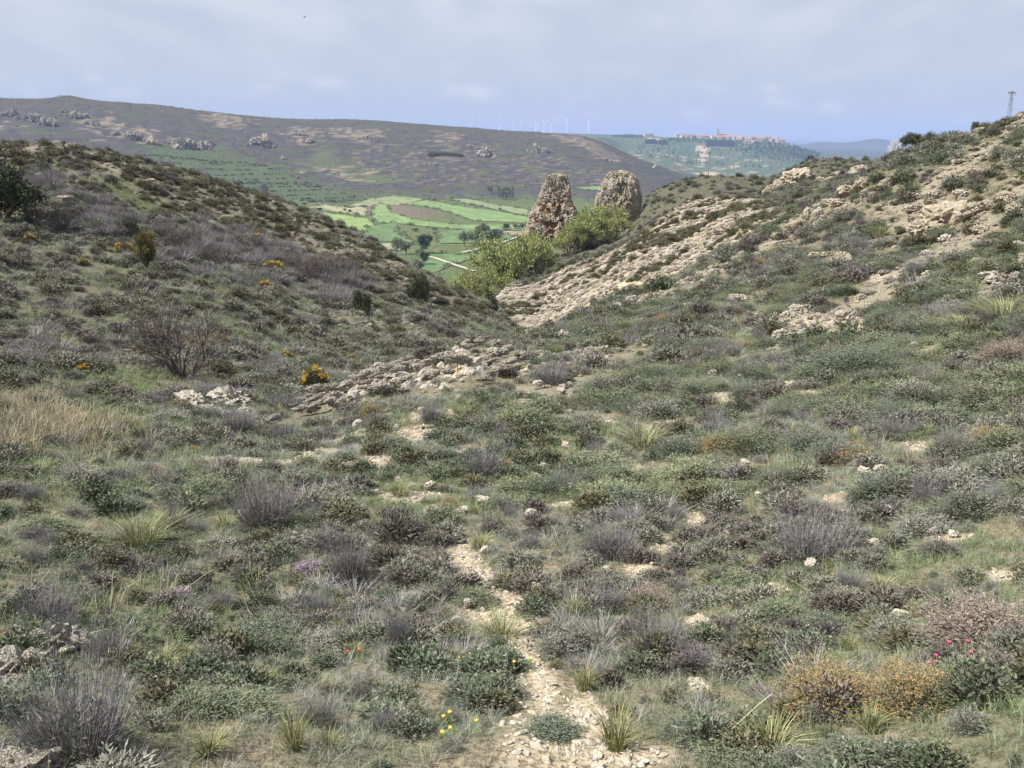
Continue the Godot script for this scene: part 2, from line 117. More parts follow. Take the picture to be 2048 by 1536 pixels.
# plants that stand out: kind, x, d, width, height, label
const PLANTS = [["lavender",-2.24,7.86,0.69,0.62,"large grey lavender bush with tall stems at the head of the grassy dip"],
	["lavender",-1.19,6.24,0.37,0.42],
	["lavender",2.16,6.12,0.65,0.47,"wide silver-grey lavender bush with dense upright stems among white stones"],
	["lavender",0.77,6.73,0.55,0.38,"rounded violet-grey lavender bush between two strips of gravel"],
	["lavender",0.79,4.52,0.37,0.29,"dark purple-grey lavender bush beside a leafy green herb and the gravel path"],
	["lavender",0.58,5.49,0.31,0.21],
	["lavender",-2.74,4.94,0.41,0.28],
	["lavender",-1.45,2.67,0.47,0.37,"tallest lavender bush with long bare flower stalks beside low pale rocks"],
	["lavender",-2.01,4.14,0.3,0.24],
	["lavender",-0.65,4.75,0.19,0.31],
	["lavender",-0.77,3.24,0.19,0.16],
	["lavender",-0.35,10.24,0.62,0.42],
	["lavender",-1.34,14.73,0.51,0.46],
	["lavender",-4.63,15.06,0.81,0.47],
	["lavender",0.76,17.96,0.85,0.5],
	["lavender",4.56,9.14,0.49,0.37],
	["lavender",-0.25,3.32,0.13,0.11],
	["lavender",-0.51,3.23,0.15,0.11],
	["lavender",-0.69,3.72,0.12,0.14],
	["lavender",0.94,4.13,0.19,0.13],
	["lavender",-4.76,18.65,1,0.47],
	["lavender",-7.06,20.07,1.01,0.38],
	["lavender",-1.94,5.59,0.23,0.13],
	["lavender",-1.25,5.46,0.23,0.23],
	["lavender",1.24,4.52,0.19,0.14],
	["lavender",2.12,5.3,0.25,0.19],
	["lavender",4.54,10.47,0.47,0.3],
	["lavender",-0.33,9.06,0.37,0.16],
	["lavender",1.5,7.96,0.28,0.18],
	["lavender",-11.62,21.72,0.96,0.54],
	["lavender",-10.37,22.65,1.01,0.5],
	["lavender",-7.29,18.75,1.05,0.31],
	["lavender",3.52,7.38,0.3,0.26],
	["lavender",2.25,9.43,0.43,0.24],
	["lavender",0.59,9.72,0.45,0.25],
	["lavender",3.83,6.95,0.32,0.24],
	["lavender",10.32,35.65,0.77,0.5],
	["lavender",9.22,33.96,0.92,0.66],
	["lavender",11.53,26.42,0.86,0.64],
	["lavender",12.75,34.1,0.92,0.62],
	["heather",-0.95,7.26,0.55,0.36],
	["heather",-1.92,6.22,0.33,0.17],
	["heather",-1.5,7.02,0.45,0.16],
	["brown_cushion",1.25,3.21,0.41,0.26,"broad orange-brown spiny cushion shrub on grassy slope"],
	["brown_cushion",1.51,3.06,0.38,0.22,"orange-tipped cushion shrub touching a broader brown one"],
	["brown_cushion",2.21,3.93,0.57,0.25,"dull pinkish-brown dry cushion shrub beside a small grey one"],
	["brown_cushion",0.91,5.57,0.36,0.2],
	["brown_cushion",2.56,10.84,0.55,0.31],
	["brown_cushion",5.05,9.21,0.58,0.31],
	["brown_cushion",7.77,14.23,0.87,0.55],
	["brown_cushion",3.63,9.42,0.59,0.24],
	["brown_cushion",4.61,27.49,0.9,0.45],
	["green_cushion",-1.45,4.79,0.49,0.22],
	["green_cushion",-1.93,7.84,0.5,0.27],
	["green_cushion",-1.09,3.25,0.38,0.14],
	["green_cushion",-1.26,3.17,0.31,0.15],
	["green_cushion",-1.31,4.7,0.34,0.14],
	["green_cushion",-0.25,5.72,0.37,0.17],
	["green_cushion",-1.09,4.72,0.46,0.14],
	["green_cushion",2.92,10.82,1.17,0.55],
	["green_cushion",4.88,11.14,1.01,0.53],
	["green_cushion",5.99,15.96,2.3,0.8],
	["green_cushion",3.26,15.51,1.21,0.43],
	["green_cushion",1.94,14.66,0.99,0.37],
	["green_cushion",1.12,13.59,0.84,0.31],
	["green_cushion",3.53,10.43,1.07,0.47],
	["green_cushion",3.83,7.6,0.83,0.35],
	["green_cushion",4.35,7.79,0.71,0.4],
	["green_cushion",3.3,7.77,0.76,0.34],
	["green_cushion",2.05,8.57,0.64,0.3],
	["green_cushion",1.13,8.67,0.85,0.35],
	["green_cushion",3.1,6.45,0.53,0.26],
	["green_cushion",3.01,17.65,1.08,0.39],
	["green_cushion",5.3,18.92,1.15,0.42],
	["green_cushion",10.64,31.95,1.73,0.86],
	["green_cushion",7.7,26.26,1.58,0.57],
	["green_cushion",4.62,21.15,1.4,0.47],
	["green_cushion",1.68,17.09,1.14,0.32],
	["green_cushion",-0.19,13.89,0.7,0.28],
	["green_cushion",6.18,12.19,1.02,0.41],
	["green_cushion",5.78,10.19,0.57,0.34],
	["green_cushion",-1.73,12.45,0.78,0.32],
	["green_cushion",-2.73,16.49,0.74,0.28],
	["green_cushion",-0.94,11.46,0.65,0.26],
	["green_cushion",-1.84,9.31,0.54,0.21],
	["green_cushion",-3.24,9.3,0.7,0.27],
	["green_cushion",-3.82,8.54,0.54,0.2],
	["green_cushion",-4.06,7.4,0.6,0.22],
	["green_cushion",0.15,3.15,0.29,0.1],
	["green_cushion",1.57,4.91,0.38,0.18],
	["green_cushion",1.55,5.76,0.44,0.17],
	["green_cushion",1.75,4.68,0.34,0.14],
	["green_cushion",0.66,3.08,0.25,0.11],
	["green_cushion",1.15,2.73,0.29,0.1],
	["green_cushion",0.75,2.83,0.26,0.09],
	["green_cushion",-7.11,13.05,0.66,0.25],
	["green_cushion",-6.96,16.2,0.91,0.36],
	["grey_cushion",1.94,4.22,0.33,0.15],
	["grey_cushion",1.14,3.09,0.11,0.11],
	["grey_cushion",3.57,6.81,0.43,0.32],
	["grey_cushion",5.58,12.51,0.84,0.42],
	["grey_cushion",8.22,42.66,1.62,0.69],
	["grey_cushion",-1.45,5.23,0.25,0.12],
	["grey_cushion",1.57,6.59,0.35,0.19],
	["grey_cushion",2.56,6.49,0.38,0.23],
	["grey_cushion",1.53,2.72,0.17,0.1],
	["grey_cushion",0.97,2.75,0.19,0.09],
	["grey_cushion",-0.23,3.04,0.11,0.06],
	["grey_cushion",0.27,4.66,0.34,0.14],
	["tussock",-0.06,4.98,0.36,0.18,"yellow-green fine-leaved grass tussock growing in the gravel path"],
	["tussock",0.34,3.85,0.16,0.18],
	["tussock",0.39,3,0.21,0.22],
	["tussock",0.13,6.17,0.2,0.2],
	["tussock",0.4,5.38,0.18,0.21],
	["tussock",-3.02,6.98,0.49,0.39],
	["tussock",-3.09,7.78,0.41,0.27],
	["tussock",1.75,11.57,0.79,0.39],
	["tussock",9.43,17.45,1.43,0.53],
	["tussock",8.7,17.48,1.06,0.38],
	["tussock",-2.64,7.93,0.28,0.23],
	["tussock",-0.9,3.85,0.12,0.12],
	["tussock",-1.76,4.19,0.18,0.13],
	["tussock",6.79,35.09,0.95,0.57],
	["tussock",13.98,35.5,0.95,0.65],
	["tussock",-1.18,9.15,0.32,0.21],
	["tussock",0.93,2.9,0.27,0.16],
	["tussock",2.27,5.2,0.22,0.15],
	["tussock",-0.26,7,0.25,0.16],
	["tussock",0.79,2.99,0.13,0.11],
	["tussock",-0.8,2.96,0.15,0.18],
	["tussock",-1.05,2.79,0.16,0.1],
	["tussock",1.5,4.02,0.15,0.12],
	["thyme_bloom",-2.27,5.68,0.3,0.09,"low thyme cushion covered in pink-violet blossom among grass"],
	["thyme_bloom",5.07,10.47,0.24,0.09],
	["thyme_bloom",2.89,10.22,0.21,0.09],
	["thyme_bloom",6.37,19.36,0.43,0.13],
	["thyme_bloom",-4.58,14.09,0.48,0.19],
	["thyme_bloom",-1.53,6.43,0.34,0.1],
	["gorse",-5.28,23.98,0.94,0.83],
	["gorse",-14.83,55.3,1.08,0.54],
	["gorse",-21.21,77.73,1.08,0.58],
	["gorse",-22.22,48.15,0.67,0.36],
	["gorse",-27.12,52.51,0.84,0.45],
	["gorse",-10.25,21.47,0.43,0.26],
	["gorse",-13.51,58.35,0.57,0.32],
	["gorse",-9.4,35.01,0.31,0.19],
	["gorse",-8.6,34.39,0.57,0.3],
	["gorse",-4.81,25.85,0.29,0.17],
	["gorse",-39.53,83.62,0.7,0.44],
	["gorse",12,42.08,0.5,0.27],
	["gorse",-16.58,64.03,2.08,0.9],
	["gorse",-22.33,53.68,1.44,0.58]]

# single rocks: x, d, width, height, label
const ROCKS = [[-6.44,17.97,0.65,0.36,"knobbly grey-white boulder in a grassy hollow, left of its twin"],
	[-5.92,18.71,0.73,0.42,"knobbly grey-white boulder with dark holes in a grassy hollow"],
	[-5.91,17.41,0.49,0.2],
	[-5.35,17.83,0.5,0.18],
	[-5.62,17.11,0.58,0.13],
	[-3.24,13.85,0.33,0.16],
	[-3.82,11.27,0.3,0.15],
	[-2.31,4.2,0.28,0.18,"pale pitted rock jutting out of grass behind the tallest lavender"],
	[-2.2,3.64,0.24,0.15,"long white rock with orange lichen jutting out of grass"],
	[-1.52,2.5,0.17,0.08,"smooth white rock half hidden by the tallest lavender"],
	[1.82,7.2,0.14,0.12],
	[0.87,3.26,0.09,0.06],
	[0.85,3.42,0.1,0.02],
	[0.84,3.06,0.06,0.03],
	[-0.65,8.05,0.17,0.08],
	[0.12,7.51,0.13,0.07],
	[-0.46,7.27,0.1,0.06],
	[-0.41,7.14,0.08,0.05],
	[1.37,6.66,0.09,0.06],
	[1.66,6.47,0.11,0.06],
	[1.82,6.32,0.09,0.04],
	[1.79,6.12,0.09,0.04],
	[-0.3,3.14,0.04,0.03],
	[1.45,7.79,0.07,0.05],
	[2.45,12.92,0.12,0.07],
	[-2.82,12.92,0.15,0.09],
	[-3.41,12.95,0.12,0.07],
	[15.37,33.45,1.25,0.98,"large tan block of limestone on the scrubby slope above a stony ledge"],
	[16.22,34.02,0.91,0.54],
	[14.47,33.16,1.06,0.71],
	[16.7,33.57,0.89,0.54],
	[17.79,34.06,0.9,0.43],
	[7.88,21.56,0.59,0.35,"rounded yellowish boulder half sunk among junipers"],
	[8.12,25.81,0.71,0.37],
	[7.56,25.07,0.6,0.33],
	[7.1,24.14,0.58,0.26],
	[8,23.72,0.39,0.26],
	[10.98,26.79,0.38,0.2],
	[7.52,30.27,0.73,0.3],
	[6.02,30.97,0.61,0.27],
	[4.98,22.84,0.38,0.3],
	[11.2,31.62,0.68,0.68],
	[11.55,34.79,0.83,0.41],
	[2170.5,5409.5,73.67,96.34,"grey rock beside a dark bush on the hill crest"],
	[39.47,139.4,1.91,1.77],
	[40.76,136.4,3.17,2.45,"tilted grey crag among low green scrub on a saddle"],
	[42.99,139.2,1.47,1.76],
	[35.8,129.9,2.06,1.1],
	[34.01,125.8,1.33,0.93],
	[40.34,124.2,1.7,1.05],
	[45.15,123.2,2.34,1.43],
	[42.95,120.6,1.65,1.02],
	[41.09,122.5,1.29,0.78],
	[46.3,134.1,2.12,0.99],
	[-45.63,99.29,1.25,0.73],
	[-46.27,101.9,1.06,0.53],
	[-564.1,1188.1,9.93,6.2],
	[-32.45,68.47,1.31,0.51],
	[-39.2,78.86,0.83,0.5],
	[-34.32,89.83,1.14,0.38],
	[18.23,50.91,1.19,0.65],
	[18.49,50.23,1.06,0.64],
	[18.98,50.57,0.91,0.43],
	[17.27,51.12,1.09,0.49],
	[15.02,48.86,0.94,0.42],
	[13.64,48.03,0.77,0.36],
	[12.2,28.02,0.61,0.27],
	[11.78,22.53,0.61,0.27],
	[10.27,21.54,0.47,0.19],
	[12.89,25.53,0.55,0.28],
	[14.03,25.97,0.61,0.31],
	[9.17,23.13,0.43,0.18],
	[8.46,18.66,0.31,0.12],
	[14.91,29.78,0.7,0.32],
	[16.84,31.35,0.73,0.3],
	[20.02,41.06,0.86,0.39],
	[21.5,42.45,0.8,0.36],
	[24.37,46.98,0.83,0.34],
	[20.93,44.49,0.7,0.28],
	[4.69,15.69,0.17,0.09],
	[5.26,15.85,0.23,0.07]]

const FIELDS = [
	["lime", [-168.3,798.3,-163.6,822.5,-117.7,764.5,-105.8,718.3,-103.2,668.0,-118.8,665.4,-133.7,687.6]],
	["tan", [-192.2,891.5,-184.0,927.1,-152.7,886.9,-125.7,817.1,-122.0,779.2,-168.1,845.6]],
	["olive", [-161.2,909.1,-149.5,993.8,-127.3,1027.4,-92.28,1000.8,-111.7,939.6,-121.0,878.9,-125.3,829.2]],
	["green", [-120.4,801.8,-117.9,866.6,-102.4,787.8,-74.05,755.1,-40.22,724.9,13.94,725.9,13,675.8,-45.73,690.5,-87.2,729.8,-106.9,737.1]],
	["green", [-112.8,949.2,-88.76,990.8,-11,862.1,15.23,794.3,14.21,740.1,-30.11,763.5,-52.24,825.1,-85.53,925.9]],
	["stubble", [-66.03,1004.9,-47.83,1014.2,16.97,887.0,15.52,809.8,-11.23,880.8]],
	["dark", [-109.4,704.4,-91.45,739.2,-77.65,648.2,-61.09,587.4,-95.24,596.4]],
	["dark", [-53.48,658.0,-27.49,695.7,2.03,631.1,-7.6,590.5,-45.01,582.8]],
	["tan", [-85.59,578.2,-61.72,581.3,-64.96,539.7,-75.39,544.0]],
	["dark", [-54.06,540.9,-30.02,516.7,-7.01,543.6,-31.41,469.6,-39,418.3,-42.35,430.2]],
	["dark", [-5.98,700.5,12.04,704.7,11.56,675.8,-5.78,675.9]],
	["brown", [-7.9,671.7,11.49,671.7,10.98,641.4,-4.81,641.5]],
	["green", [100.3,1144.7,109.9,1143.8,107.0,1112.7,91.48,1109.5,75,1126.8]],
	["green", [-129.9,632.3,-111.5,643.2,-94.81,589.7,-102.0,569.5]]]

const TRACKS = [[-50.16,515.1,-41.52,500.7,-28.24,467.4,-17.69,442.3], [-28.19,529.7,-18.96,551.7,-7.52,584.5,7.17,638.2], [245.4,1656.0,276.4,1827.9,284.5,1908.7,269.9,1891.0]]

# trees and tall bushes: kind, x, d, width, height, label
const TREES = [["oak",-30.84,57.07,6.08,5.32,"dark evergreen oak with a forked trunk on the heathy hillside"],
	["juniper",-18.96,47.98,1.66,2.33,"upright juniper with rusty-gold tips and dark green foot on the hillside"],
	["bare_shrub",-8.52,22.71,3.16,2.02,"leafless many-stemmed thorn bush spreading above the grassy hollow"],
	["bare_shrub",-29.62,58.23,1.74,1.43,"leafless thorn bush next to the evergreen oak"],
	["bare_shrub",-27.35,56.93,1.83,2.13,"pale leafless thorn bush on the hillside below a rock"],
	["bare_shrub",-21.06,59.96,2.9,1.93],
	["bare_shrub",-18.65,58.22,2.51,1.57],
	["bare_shrub",-15.8,67.35,3.28,2],
	["bare_shrub",-13.83,66.5,3.24,2.16],
	["bare_shrub",-12.5,69.13,2.99,1.87],
	["bare_shrub",-24.69,59.63,1.91,1.15],
	["bare_shrub",-20.38,72.42,3.11,1.4],
	["bare_shrub",-22.84,61.43,1.97,1.18],
	["round_bush",-7.12,70.32,2.68,2.3,"rounded dark green juniper where the stony nose meets the gully"],
	["round_bush",-9.13,55.88,1.4,1.83,"narrow dark green juniper on the grassy bank above the gully"],
	["round_bush",-1.85,87.06,1.43,1.62,"small dark green bush in the mouth of the gully"],
	["round_bush",24.64,57.98,2.37,0.97,"dark green bush on the crest of the scrubby hill"],
	["round_bush",26.66,54.87,1.03,0.63,"small dark bush on the skyline of the scrubby hill"],
	["round_bush",-23.94,58.52,1.57,1.13,"olive green broom bush among leafless thorns"],
	["round_bush",68.04,217.6,1.6,1.14],
	["round_bush",58.63,206.9,1.09,0.98],
	["round_bush",64.43,212.4,0.89,0.67],
	["willow",-8.29,145.8,11.35,8.63,"bright spring-green willow at the lower end of the thicket beside the gully mouth"],
	["willow",-4.68,151.9,12.81,9.9,"bright spring-green willow at the foot of the stony slope"],
	["willow",-0.75,160.0,17.5,12.1,"tall spring-green willow with dark branching limbs below the rock pillars"],
	["willow",3.59,168.0,11.83,10.28,"spring-green willow beside the foot of the orange rock pillar"],
	["willow",17.26,173.1,13.18,7.61,"spreading spring-green willow at the foot of the fluted pillar"],
	["willow",13.96,171.4,11.96,6.26,"low spring-green willow between the two rock pillars"],
	["willow",11.16,169.6,9.67,5.2,"lowest spring-green willow on the bank between the two rock pillars"],
	["bare_shrub",5.09,159.9,5.2,4.33,"pinkish leafless thicket below the orange rock pillar"],
	["valley_tree",-63.86,518.4,7.25,11.15],
	["valley_tree",-59.77,524.3,7.33,7.89],
	["valley_tree",-49.16,525.4,12.43,12.43],
	["valley_tree",-28.82,571.4,7.97,10.42],
	["valley_tree",-21.65,560.1,12.03,12.63],
	["valley_tree",-11.97,572.0,10.44,11.05],
	["valley_tree",-7.77,603.9,7.77,8.41],
	["valley_tree",-19.33,645.2,10.35,8.97],
	["valley_tree",-23.03,652.4,8.37,6.28],
	["valley_tree",-44.35,434.1,9.39,7.98],
	["valley_tree",-49.68,439.8,8.56,6.18],
	["valley_tree",-44.38,472.9,7.65,7.65],
	["valley_tree",-264.5,1011.9,18.2,12.85],
	["valley_tree",-24.87,1068.3,11.31,10.17],
	["valley_tree",-4.02,684.2,7.31,5.12],
	["valley_tree",2.22,692.0,7.39,4.8],
	["valley_tree",8.13,691.9,7.39,4.8],
	["valley_tree",-92.15,610.2,4.57,2.61],
	["valley_tree",-56.15,673.6,5.04,3.24],
	["valley_tree",-68.94,664.8,6.4,3.2],
	["valley_tree",-140.5,814.7,4.34,2.6],
	["valley_tree",-131.9,794.2,5.92,2.96],
	["valley_tree",-146.7,825.7,4.39,2.64],
	["valley_tree",-172.5,844.7,5.39,3.59],
	["valley_tree",-200.4,911.9,5.81,4.36],
	["valley_tree",-48.95,772.0,3.29,1.65],
	["valley_tree",-11.31,887.1,4.71,2.36],
	["valley_tree",-80.53,986.5,7.32,3.14],
	["valley_tree",-63.76,1011.3,5.36,2.68],
	["poplar",-14.09,1022.6,3.25,14.09],
	["poplar",-11.53,1016.3,3.23,12.93],
	["poplar",-9.11,1023.7,3.25,11.93],
	["poplar",-6.58,1017.4,3.23,14.02],
	["poplar",-4.12,1023.7,3.25,13.02],
	["poplar",-1.62,1017.4,3.23,11.86],
	["poplar",0.87,1023.7,3.25,14.1]]

const CRAGS = [[-439.6,1317.0,55.04,24.77],
	[-456.4,1296.3,27.09,10.84],
	[-425.0,1347.3,16.89,12.67],
	[-361.2,1385.3,37.63,27.5],
	[-649.6,1345.9,27.97,22.38],
	[-685.1,1383.9,21.54,14.36],
	[-715.5,1388.1,40.31,17.28],
	[-649.6,1441.3,44.85,16.44],
	[-686.2,1482.4,23.03,9.21],
	[-602.8,1391.0,36.14,10.12],
	[-508.3,1292.0,40.45,16.18],
	[-482.1,1275.0,29.3,11.99],
	[-541.8,1326.7,30.41,11.06],
	[-310.5,1290.5,12.18,6.76],
	[-40.48,1431.1,32.98,17.99],
	[36.08,1498.6,26.67,18.82],
	[51.45,1489.0,18.71,14.03],
	[-432.1,1512.4,23.61,6.3],
	[-305.8,1450.4,27.25,10.6],
	[-226.6,1530.7,39.9,9.58],
	[-112.8,1310.3,41.28,5.5],
	[148.2,1479.4,23.28,7.76],
	[-334.1,1512.5,26.79,11.03],
	[-66.23,1508.4,15.77,6.31]]

const NA := 161
const NR := 240
const R0 := 1.0
const R1 := 12000.0
var grid := PackedFloat32Array()
var az0 := 0.0
var az1 := 0.0
var zones := {}
var zone_box := {}
var n_fine := FastNoiseLite.new()
var n_mid := FastNoiseLite.new()
var n_big := FastNoiseLite.new()
var n_band := FastNoiseLite.new()
var n_cell := FastNoiseLite.new()
var rng := RandomNumberGenerator.new()
var used := {}
var leaf_mat: StandardMaterial3D
var wood_mat: StandardMaterial3D
var rock_mat: StandardMaterial3D
var soil_mat: StandardMaterial3D
var pebble_mat: StandardMaterial3D
var cliff_mat: StandardMaterial3D
var far_mat: StandardMaterial3D
var wall_mat: StandardMaterial3D
var metal_mat: StandardMaterial3D

func _ready():
	var cam := Camera3D.new()
	cam.name = "camera"
	cam.fov = 45.0
	cam.near = 0.1
	cam.far = 30000.0
	add_child(cam)
	cam.position = Vector3(0, 1.6, 0)
	cam.rotation.x = -0.25486
	cam.current = true

	var env := Environment.new()
	env.background_mode = Environment.BG_SKY
	var sm := ProceduralSkyMaterial.new()
	sm.sky_top_color = Color(0.600, 0.630, 0.686)
	sm.sky_horizon_color = Color(0.600, 0.631, 0.682)
	sm.sky_curve = 0.25
	sm.ground_horizon_color = Color(0.45, 0.45, 0.42)
	sm.ground_bottom_color = Color(0.3, 0.29, 0.25)
	sm.sky_cover = cirrus()
	sm.sky_cover_modulate = Color(1, 1, 1, 1)
	sm.sun_angle_max = 2.0
	var sky := Sky.new()
	sky.sky_material = sm
	env.sky = sky
	env.background_energy_multiplier = 1.0
	env.tonemap_mode = Environment.TONE_MAPPER_LINEAR
	env.tonemap_exposure = 1.76
	env.fog_enabled = true
	env.fog_density = 0.0001
	env.fog_light_color = Color(0.61, 0.69, 0.86)
	env.sdfgi_enabled = true
	env.ssao_enabled = true
	env.ssil_enabled = true
	var we := WorldEnvironment.new()
	we.name = "daylight"
	we.environment = env
	add_child(we)

	var sun := DirectionalLight3D.new()
	sun.name = "sun"
	add_child(sun)
	sun.look_at_from_position(Vector3(-0.88, 1.06, 0.20) * 100.0, Vector3.ZERO)
	sun.light_energy = 1.6
	sun.light_color = Color(1.0, 0.985, 0.958)
	sun.light_angular_distance = 0.5
	sun.shadow_enabled = true

	setup()
	terrain()
	fields()
	pillars()
	outcrop()
	trees()
	crags()
	far_things()
	plants()
	rocks()
	ground_cover()
	small_details()

# ------------------------------------------------------------------ basics

func setup():
	rng.seed = 7
	for a in [[n_fine, 1, 0.9], [n_mid, 2, 0.13], [n_big, 3, 0.012], [n_band, 4, 0.10]]:
		a[0].seed = a[1]
		a[0].frequency = a[2]
		a[0].fractal_octaves = 4
		a[0].noise_type = FastNoiseLite.TYPE_SIMPLEX_SMOOTH
	n_cell.seed = 9
	n_cell.noise_type = FastNoiseLite.TYPE_CELLULAR
	n_cell.cellular_return_type = FastNoiseLite.RETURN_DISTANCE2_SUB
	n_cell.frequency = 1.0
	for k in ZONES:
		var p := PackedVector2Array()
		var s: Array = ZONES[k]
		for i in range(0, s.size(), 2):
			p.append(Vector2(s[i], s[i + 1]))
		var b := Rect2(p[0], Vector2.ZERO)
		for q in p:
			b = b.expand(q)
		zones[k] = p
		zone_box[k] = b
	survey()
	leaf_mat = StandardMaterial3D.new()
	leaf_mat.resource_name = "leaf"
	leaf_mat.vertex_color_use_as_albedo = true
	leaf_mat.roughness = 0.75
	leaf_mat.metallic_specular = 0.3
	leaf_mat.backlight_enabled = true
	leaf_mat.backlight = Color(0.10, 0.11, 0.05)
	wood_mat = flat_mat("twig", Color(1, 1, 1), 0.9)
	rock_mat = noisy_mat("limestone", 0.9, Vector3(1.3, 1.3, 1.3), 6.0, 11, false)
	pebble_mat = noisy_mat("gravel", 0.9, Vector3(9, 9, 9), 0.0, 14, false)
	cliff_mat = noisy_mat("weathered cliff", 0.95, Vector3(0.35, 0.35, 0.35), 0.0, 15, false)
	soil_mat = noisy_mat("soil", 0.95, Vector3(1.1, 1.1, 1.1), 4.0, 12, true)
	far_mat = noisy_mat("heath", 1.0, Vector3(0.02, 0.02, 0.02), 0.0, 13, true)
	wall_mat = flat_mat("masonry", Color(1, 1, 1), 0.9)
	metal_mat = flat_mat("painted steel", Color(1, 1, 1), 0.5)

func flat_mat(called: String, c: Color, rough: float) -> StandardMaterial3D:
	var m := StandardMaterial3D.new()
	m.resource_name = called
	m.vertex_color_use_as_albedo = true
	m.albedo_color = c
	m.roughness = rough
	m.metallic_specular = 0.3
	return m

func noisy_mat(called: String, rough: float, sc: Vector3, relief: float, sd: int, in_world: bool) -> StandardMaterial3D:
	var m := flat_mat(called, Color(1, 1, 1), rough)
	m.metallic_specular = 0.2
	var n := FastNoiseLite.new()
	n.seed = sd
	n.frequency = 0.03
	n.fractal_octaves = 6
	n.fractal_gain = 0.65
	var t := NoiseTexture2D.new()
	t.width = 512
	t.height = 512
	t.seamless = true
	t.noise = n
	var g := Gradient.new()
	g.set_color(0, Color(0.52, 0.50, 0.47))
	g.set_color(1, Color(1.0, 1.0, 1.0))
	g.add_point(0.35, Color(0.78, 0.76, 0.73))
	g.add_point(0.6, Color(0.93, 0.92, 0.9))
	t.color_ramp = g
	m.albedo_texture = t
	m.uv1_triplanar = true
	m.uv1_world_triplanar = in_world
	m.uv1_scale = sc
	if relief > 0.0:
		m.heightmap_enabled = true
		m.heightmap_texture = t
		m.heightmap_scale = relief
	return m

func cirrus() -> ImageTexture:
	# thin high cloud, whiter overhead, with a few small cumulus low down
	var w := 1024
	var h := 512
	var im := Image.create(w, h, false, Image.FORMAT_RGBA8)
	var a := FastNoiseLite.new()
	a.seed = 21
	a.frequency = 1.0
	a.fractal_octaves = 5
	for y in h:
		var el := PI / 2 - (y + 0.5) / h * PI
		for x in w:
			if el < -0.02:
				im.set_pixel(x, y, Color(0, 0, 0, 0))
				continue
			var az := (x + 0.5) / w * TAU
			var s := 1.0 / (sin(maxf(el, 0.0)) + 0.12)
			var p := Vector2(cos(az), sin(az)) * cos(el) * s
			var v := a.get_noise_3d(p.x * 0.9, p.y * 2.2, 3.0) * 0.5 + 0.5
			var veil := smoothstep(0.25, 0.8, v) * smoothstep(0.02, 0.16, el)
			var c := a.get_noise_3d(cos(az) * 9.0, el * 60.0, sin(az) * 9.0)
			var puff := smoothstep(0.24, 0.5, c) * smoothstep(0.012, 0.03, el) * (1.0 - smoothstep(0.05, 0.09, el))
			var o := 0.27 * veil + 0.30 * puff
			im.set_pixel(x, y, Color(0.62, 0.58, 0.50, o))
	return ImageTexture.create_from_image(im)

func pchip(xk: PackedFloat32Array, yk: PackedFloat32Array, xs: PackedFloat32Array) -> PackedFloat32Array:
	var n := xk.size()
	var h := PackedFloat32Array()
	var dl := PackedFloat32Array()
	for i in n - 1:
		h.append(xk[i + 1] - xk[i])
		dl.append((yk[i + 1] - yk[i]) / h[i])
	var m := PackedFloat32Array()
	m.resize(n)
	m[0] = dl[0]
	m[n - 1] = dl[n - 2]
	for i in range(1, n - 1):
		if dl[i - 1] * dl[i] > 0.0:
			var w1 := 2.0 * h[i] + h[i - 1]
			var w2 := h[i] + 2.0 * h[i - 1]
			m[i] = (w1 + w2) / (w1 / dl[i - 1] + w2 / dl[i])
	var out := PackedFloat32Array()
	var k := 0
	for x in xs:
		while k < n - 2 and x > xk[k + 1]:
			k += 1
		var t: float = (x - xk[k]) / h[k]
		var t2 := t * t
		var t3 := t2 * t
		out.append((2 * t3 - 3 * t2 + 1) * yk[k] + (t3 - 2 * t2 + t) * h[k] * m[k] + (3 * t2 - 2 * t3) * yk[k + 1] + (t3 - t2) * h[k] * m[k + 1])
	return out

func survey():
	var rows := []
	var azs := PackedFloat32Array()
	var lr := PackedFloat32Array()
	for j in NR:
		lr.append(log(exp(lerpf(log(R0), log(R1), float(j) / (NR - 1))) + 1.0))
	for c in COLS:
		azs.append(c[0])
		var xk := PackedFloat32Array()
		var yk := PackedFloat32Array()
		for i in range(0, c[1].size(), 2):
			xk.append(log(c[1][i] + 1.0))
			yk.append(c[1][i + 1])
		rows.append(pchip(xk, yk, lr))
	az0 = azs[0]
	az1 = azs[azs.size() - 1]
	var ag := PackedFloat32Array()
	for i in NA:
		ag.append(lerpf(az0, az1, float(i) / (NA - 1)))
	grid.resize(NA * NR)
	for j in NR:
		var yk := PackedFloat32Array()
		for i in azs.size():
			yk.append(rows[i][j])
		var v := pchip(azs, yk, ag)
		for i in NA:
			grid[i * NR + j] = v[i]

func base_h(x: float, d: float) -> float:
	var r := maxf(sqrt(x * x + d * d), 0.001)
	var a := atan2(x, d)
	var ac := clampf(a, az0, az1)
	var u := clampf((ac - az0) / (az1 - az0) * (NA - 1), 0.0, NA - 1.001)
	var v := clampf(log(clampf(r, R0, R1 - 1.0) / R0) / log(R1 / R0) * (NR - 1), 0.0, NR - 1.001)
	var i := int(u)
	var j := int(v)
	var fu := u - i
	var fv := v - j
	var k := i * NR + j
	var g := lerpf(lerpf(grid[k], grid[k + NR], fu), lerpf(grid[k + 1], grid[k + NR + 1], fu), fv)
	if r < R0:
		g *= r / R0
	if a != ac:
		var t := smoothstep(0.0, 1.0, (absf(a) - absf(ac)) / (PI - absf(ac)))
		g = lerpf(g, minf(r, 80.0) * 0.07, t)
	return g

func bump(x: float, d: float, cx: float, cd: float, w: float, h: float) -> float:
	var q := ((x - cx) * (x - cx) + (d - cd) * (d - cd)) / (w * w)
	return h * exp(-q) if q < 9.0 else 0.0

